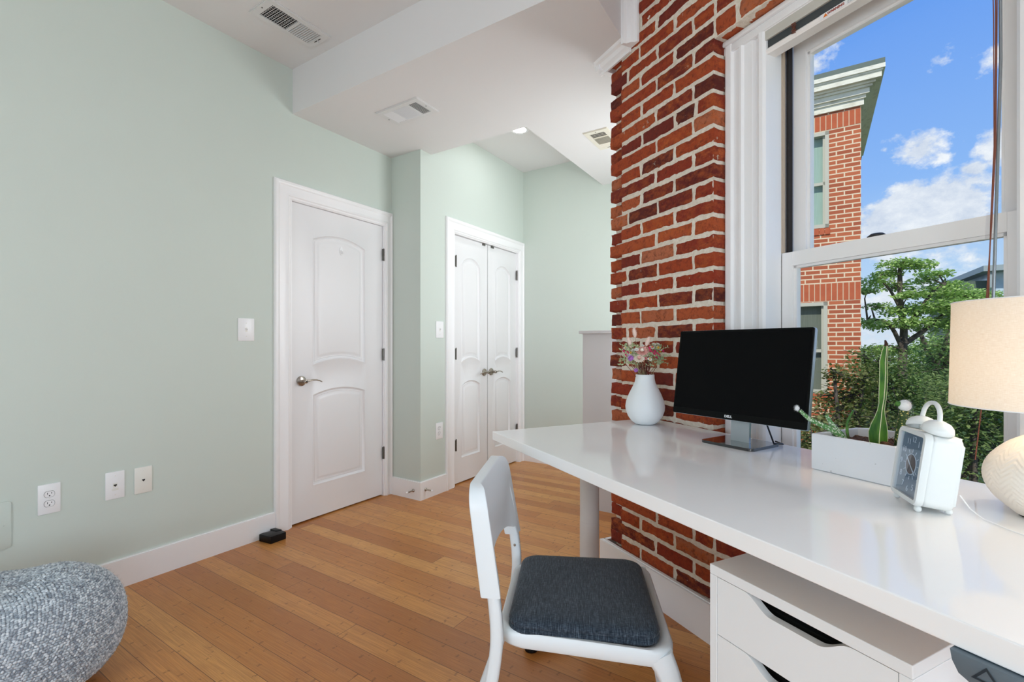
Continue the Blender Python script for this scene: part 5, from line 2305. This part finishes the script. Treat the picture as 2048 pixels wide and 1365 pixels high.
def tree(name, label, cat, base, trunk, clusters, mleaf, size, seed, group=None, dens=1.0):
    """trunk: list of polylines (world offsets from base); clusters: (x,y,z,rad,(sx,sy,sz),n)"""
    rr = random.Random(seed)
    t_ = thing(name, label, cat, base, 0, group)
    b = BM()
    for pts, r_ in trunk:
        P_ = smoothpath(pts, 3)
        tube(b, P_, [r_ * (1 - .72 * i / len(P_)) for i in range(len(P_))], 7)
    # twigs to each cluster
    tips = [Vector(p) for pts, _ in trunk for p in pts[1:]]
    for (x, y, z, rad, sc, n) in clusters:
        c = Vector((x, y, z))
        near = min(tips, key=lambda q: (q - c).length + max(0, q.z - c.z) * 2)
        mid = near.lerp(c, .5) + Vector((rr.uniform(-.1, .1), rr.uniform(-.1, .1), rr.uniform(0, .15)))
        tube(b, [near, mid, c], [.022, .014, .005], 5)
        for _ in range(5):
            e_ = c + Vector((rr.uniform(-1, 1) * sc[0], rr.uniform(-1, 1) * sc[1], rr.uniform(-.8, .8) * sc[2])) * rad * .9
            tube(b, [mid.lerp(c, .5), e_], [.008, .003], 4)
    obj('trunk', b, 'bark', t_, smooth=60)
    b = BM()
    for (x, y, z, rad, sc, n) in clusters:
        leaves(b, rr, (x, y, z), rad, sc, int(n * dens), size)
    obj('crown', b, mleaf, t_)
    return t_


def ptdir(px, py, Yd):
    return Vector(((px - 1024) / F * Yd, Yd, H + (693.7 - py) / F * Yd))


def cl(base, px, py, Yd, rad, sc, n):
    p = ptdir(px, py, Yd) - Vector(base)
    return (p.x, p.y, p.z, rad, sc, n)


# airy tree in layered tufts
Yt = 10.5
B0 = ptdir(1800, 694, Yt)
B0.z = -4
tr_pts = [(1805, 700), (1806, 660), (1808, 620), (1812, 575)]


def poly(base, pts, Yd, start=True):
    o_ = [ptdir(px, py, Yd) - Vector(base) for px, py in pts]
    return ([Vector((o_[0].x, 0, 0))] if start else []) + o_


B0 = Vector((ptdir(1803, 694, Yt).x, Yt, -4))
flat = (1.12, 1.0, .30)
cls = [cl(B0, x, y, Yt + dy, r_, flat, n_) for x, y, dy, r_, n_ in (
    (1800, 528, 0, .42, 260), (1775, 548, .2, .30, 160), (1835, 530, -.2, .36, 200), (1868, 548, .2, .34, 190), (1845, 560, .3, .28, 110), (1752, 562, 0, .34, 170), (1735, 580, -.2, .26, 110),
    (1795, 572, .2, .34, 160), (1818, 590, -.3, .30, 120), (1860, 585, .1, .5, 320), (1893, 572, .3, .42, 260), (1925, 590, .0, .52, 360), (1965, 592, .2, .42, 220), (1900, 612, -.3, .6, 430), (1850, 618, .3, .6, 420),
    (1800, 622, 0, .42, 240), (1755, 612, .1, .26, 100), (1738, 645, 0, .34, 160), (1765, 652, .3, .34, 150), (1820, 645, -.2, .45, 260), (1870, 650, .2, .6, 420), (1940, 640, -.1, .7, 520), (1990, 620, .2, .5, 260), (1785, 700, .3, .4, 190), (1745, 700, .0, .36, 160))]
tree('layered_tree', 'airy bright green tree in flat tufts outside the lower sash', 'tree', B0,
     [(poly(B0, [(1805, 800), (1806, 700), (1808, 660), (1802, 620), (1800, 560), (1801, 530)], Yt), .11),
      (poly(B0, [(1806, 700), (1780, 650), (1750, 640), (1735, 640)], Yt, False), .05),
      (poly(B0, [(1808, 660), (1840, 620), (1865, 585), (1890, 570)], Yt, False), .06),
      (poly(B0, [(1806, 690), (1850, 660), (1900, 620), (1940, 600)], Yt, False), .06),
      (poly(B0, [(1802, 620), (1780, 580), (1760, 560)], Yt, False), .04)], cls, 'leaf_bright', .088, 21, dens=2.3)

Yt2 = 13.0
B1 = Vector((ptdir(1890, 694, Yt2).x, Yt2, -4))
cls = [cl(B1, x, y, Yt2 + dy, r_, (1.2, 1, .6), n_) for x, y, dy, r_, n_ in (
    (1880, 690, 0, .8, 620), (1920, 700, .3, .9, 700), (1965, 690, 0, .9, 640), (1850, 720, -.3, .8, 600), (1900, 740, 0, 1.0, 800), (1815, 740, .3, .7, 440), (1950, 750, 0, 1.1, 820), (1990, 730, -.3, .9, 500), (2030, 700, 0, 1.0, 500))]
tree('forked_tree', 'darker forked tree behind the lamp shade beyond the garden', 'tree', B1,
     [(poly(B1, [(1880, 820), (1868, 740), (1850, 690), (1835, 650)], Yt2), .12), (poly(B1, [(1880, 800), (1895, 720), (1930, 670), (1950, 640)], Yt2), .12), (poly(B1, [(1868, 740), (1890, 690), (1900, 640)], Yt2, False), .07)], cls, 'leaf_mid', .12, 22)

g_b = 'shrubs outside the window below the trees'
sh_specs = [
    ('garden_shrub', 'olive shrub in front of the neighbour house wall, reaching up its bricks', 1690, 6.5, 'leaf_olive', [(1668, 745, .16, 90), (1690, 760, .26, 200), (1712, 790, .30, 300), (1650, 800, .20, 130), (1680, 830, .34, 360), (1720, 850, .40, 480), (1665, 880, .40, 460), (1640, 850, .3, 220), (1730, 750, .25, 180)], 31),
    ('garden_shrub', 'dense dark shrub directly behind the tall cactus', 1775, 7.0, 'leaf_dark', [(1760, 730, .42, 420), (1790, 760, .5, 620), (1745, 790, .5, 620), (1785, 830, .6, 800), (1830, 790, .5, 600), (1750, 870, .6, 700), (1810, 890, .6, 700), (1730, 720, .26, 180)], 32),
    ('garden_shrub', 'dark green shrub behind the twin bells of the alarm clock', 1860, 8.6, 'leaf_mid', [(1850, 780, .45, 560), (1885, 800, .5, 640), (1840, 840, .55, 720), (1900, 860, .55, 700), (1870, 910, .6, 700), (1930, 900, .6, 660)], 33),
    ('garden_shrub', 'green shrub under the lamp shade at the right of the window', 1960, 5.6, 'leaf_dark', [(1950, 790, .5, 600), (1990, 800, .55, 600), (1945, 850, .55, 700), (2000, 870, .6, 600), (1960, 920, .6, 700), (2030, 900, .6, 300), (1925, 960, .6, 600)], 34),
    ('garden_shrub', 'low leafy shrub beside the monitor edge at the foot of the house', 1640, 5.3, 'leaf_olive', [(1625, 880, .3, 320), (1650, 900, .36, 420), (1620, 920, .36, 400), (1690, 915, .4, 460), (1720, 900, .4, 420)], 35)]
for nm, lb_, px, Yd, ml, cc2, sd_ in sh_specs:
    Bs = Vector((ptdir(px, 694, Yd).x, Yd, -4))
    rr_ = random.Random(sd_)
    cls = [cl(Bs, x, y, Yd + rr_.uniform(-.3, .3), r_, (1.1, 1, .8), int(n_ * 1.5)) for x, y, r_, n_ in cc2]
    tree(nm, lb_, 'shrub', Bs, [([Vector((0, 0, 0)), Vector((rr_.uniform(-.3, .3), 0, 1.4)), Vector((cls[i][0], cls[i][1], cls[i][2]))], .05) for i in (0, 2, len(cls) - 1)], cls, ml, .062, sd_, g_b)
# distant hedge line of trees
for i, (px, Yd, hgt) in enumerate(((1745, 24, 3.4), (1860, 34, 4.2), (1990, 25, 3.8), (2230, 21, 4.0), (2700, 16, 3.6))):
    Bs = Vector((ptdir(px, 694, Yd).x, Yd, -3.6))
    cls = [(R.uniform(-1.5, 1.5), R.uniform(-1, 1), R.uniform(1.2, hgt + .6), 1.2, (1.2, 1, .8), 420) for _ in range(9)]
    tree('distant_tree', ['pale bushy tree far beyond the house corner', 'farthest low tree behind the trunk of the layered tree', 'far tree below the office block', 'tree beyond the right edge of the window', 'nearer tree far right of the window'][i], 'tree', Bs,
         [([(0, 0, 0), (0, 0, 1.5), (0, 0, hgt)], .15)], cls, 'leaf_bright' if i % 2 else 'leaf_mid', .26, 50 + i)
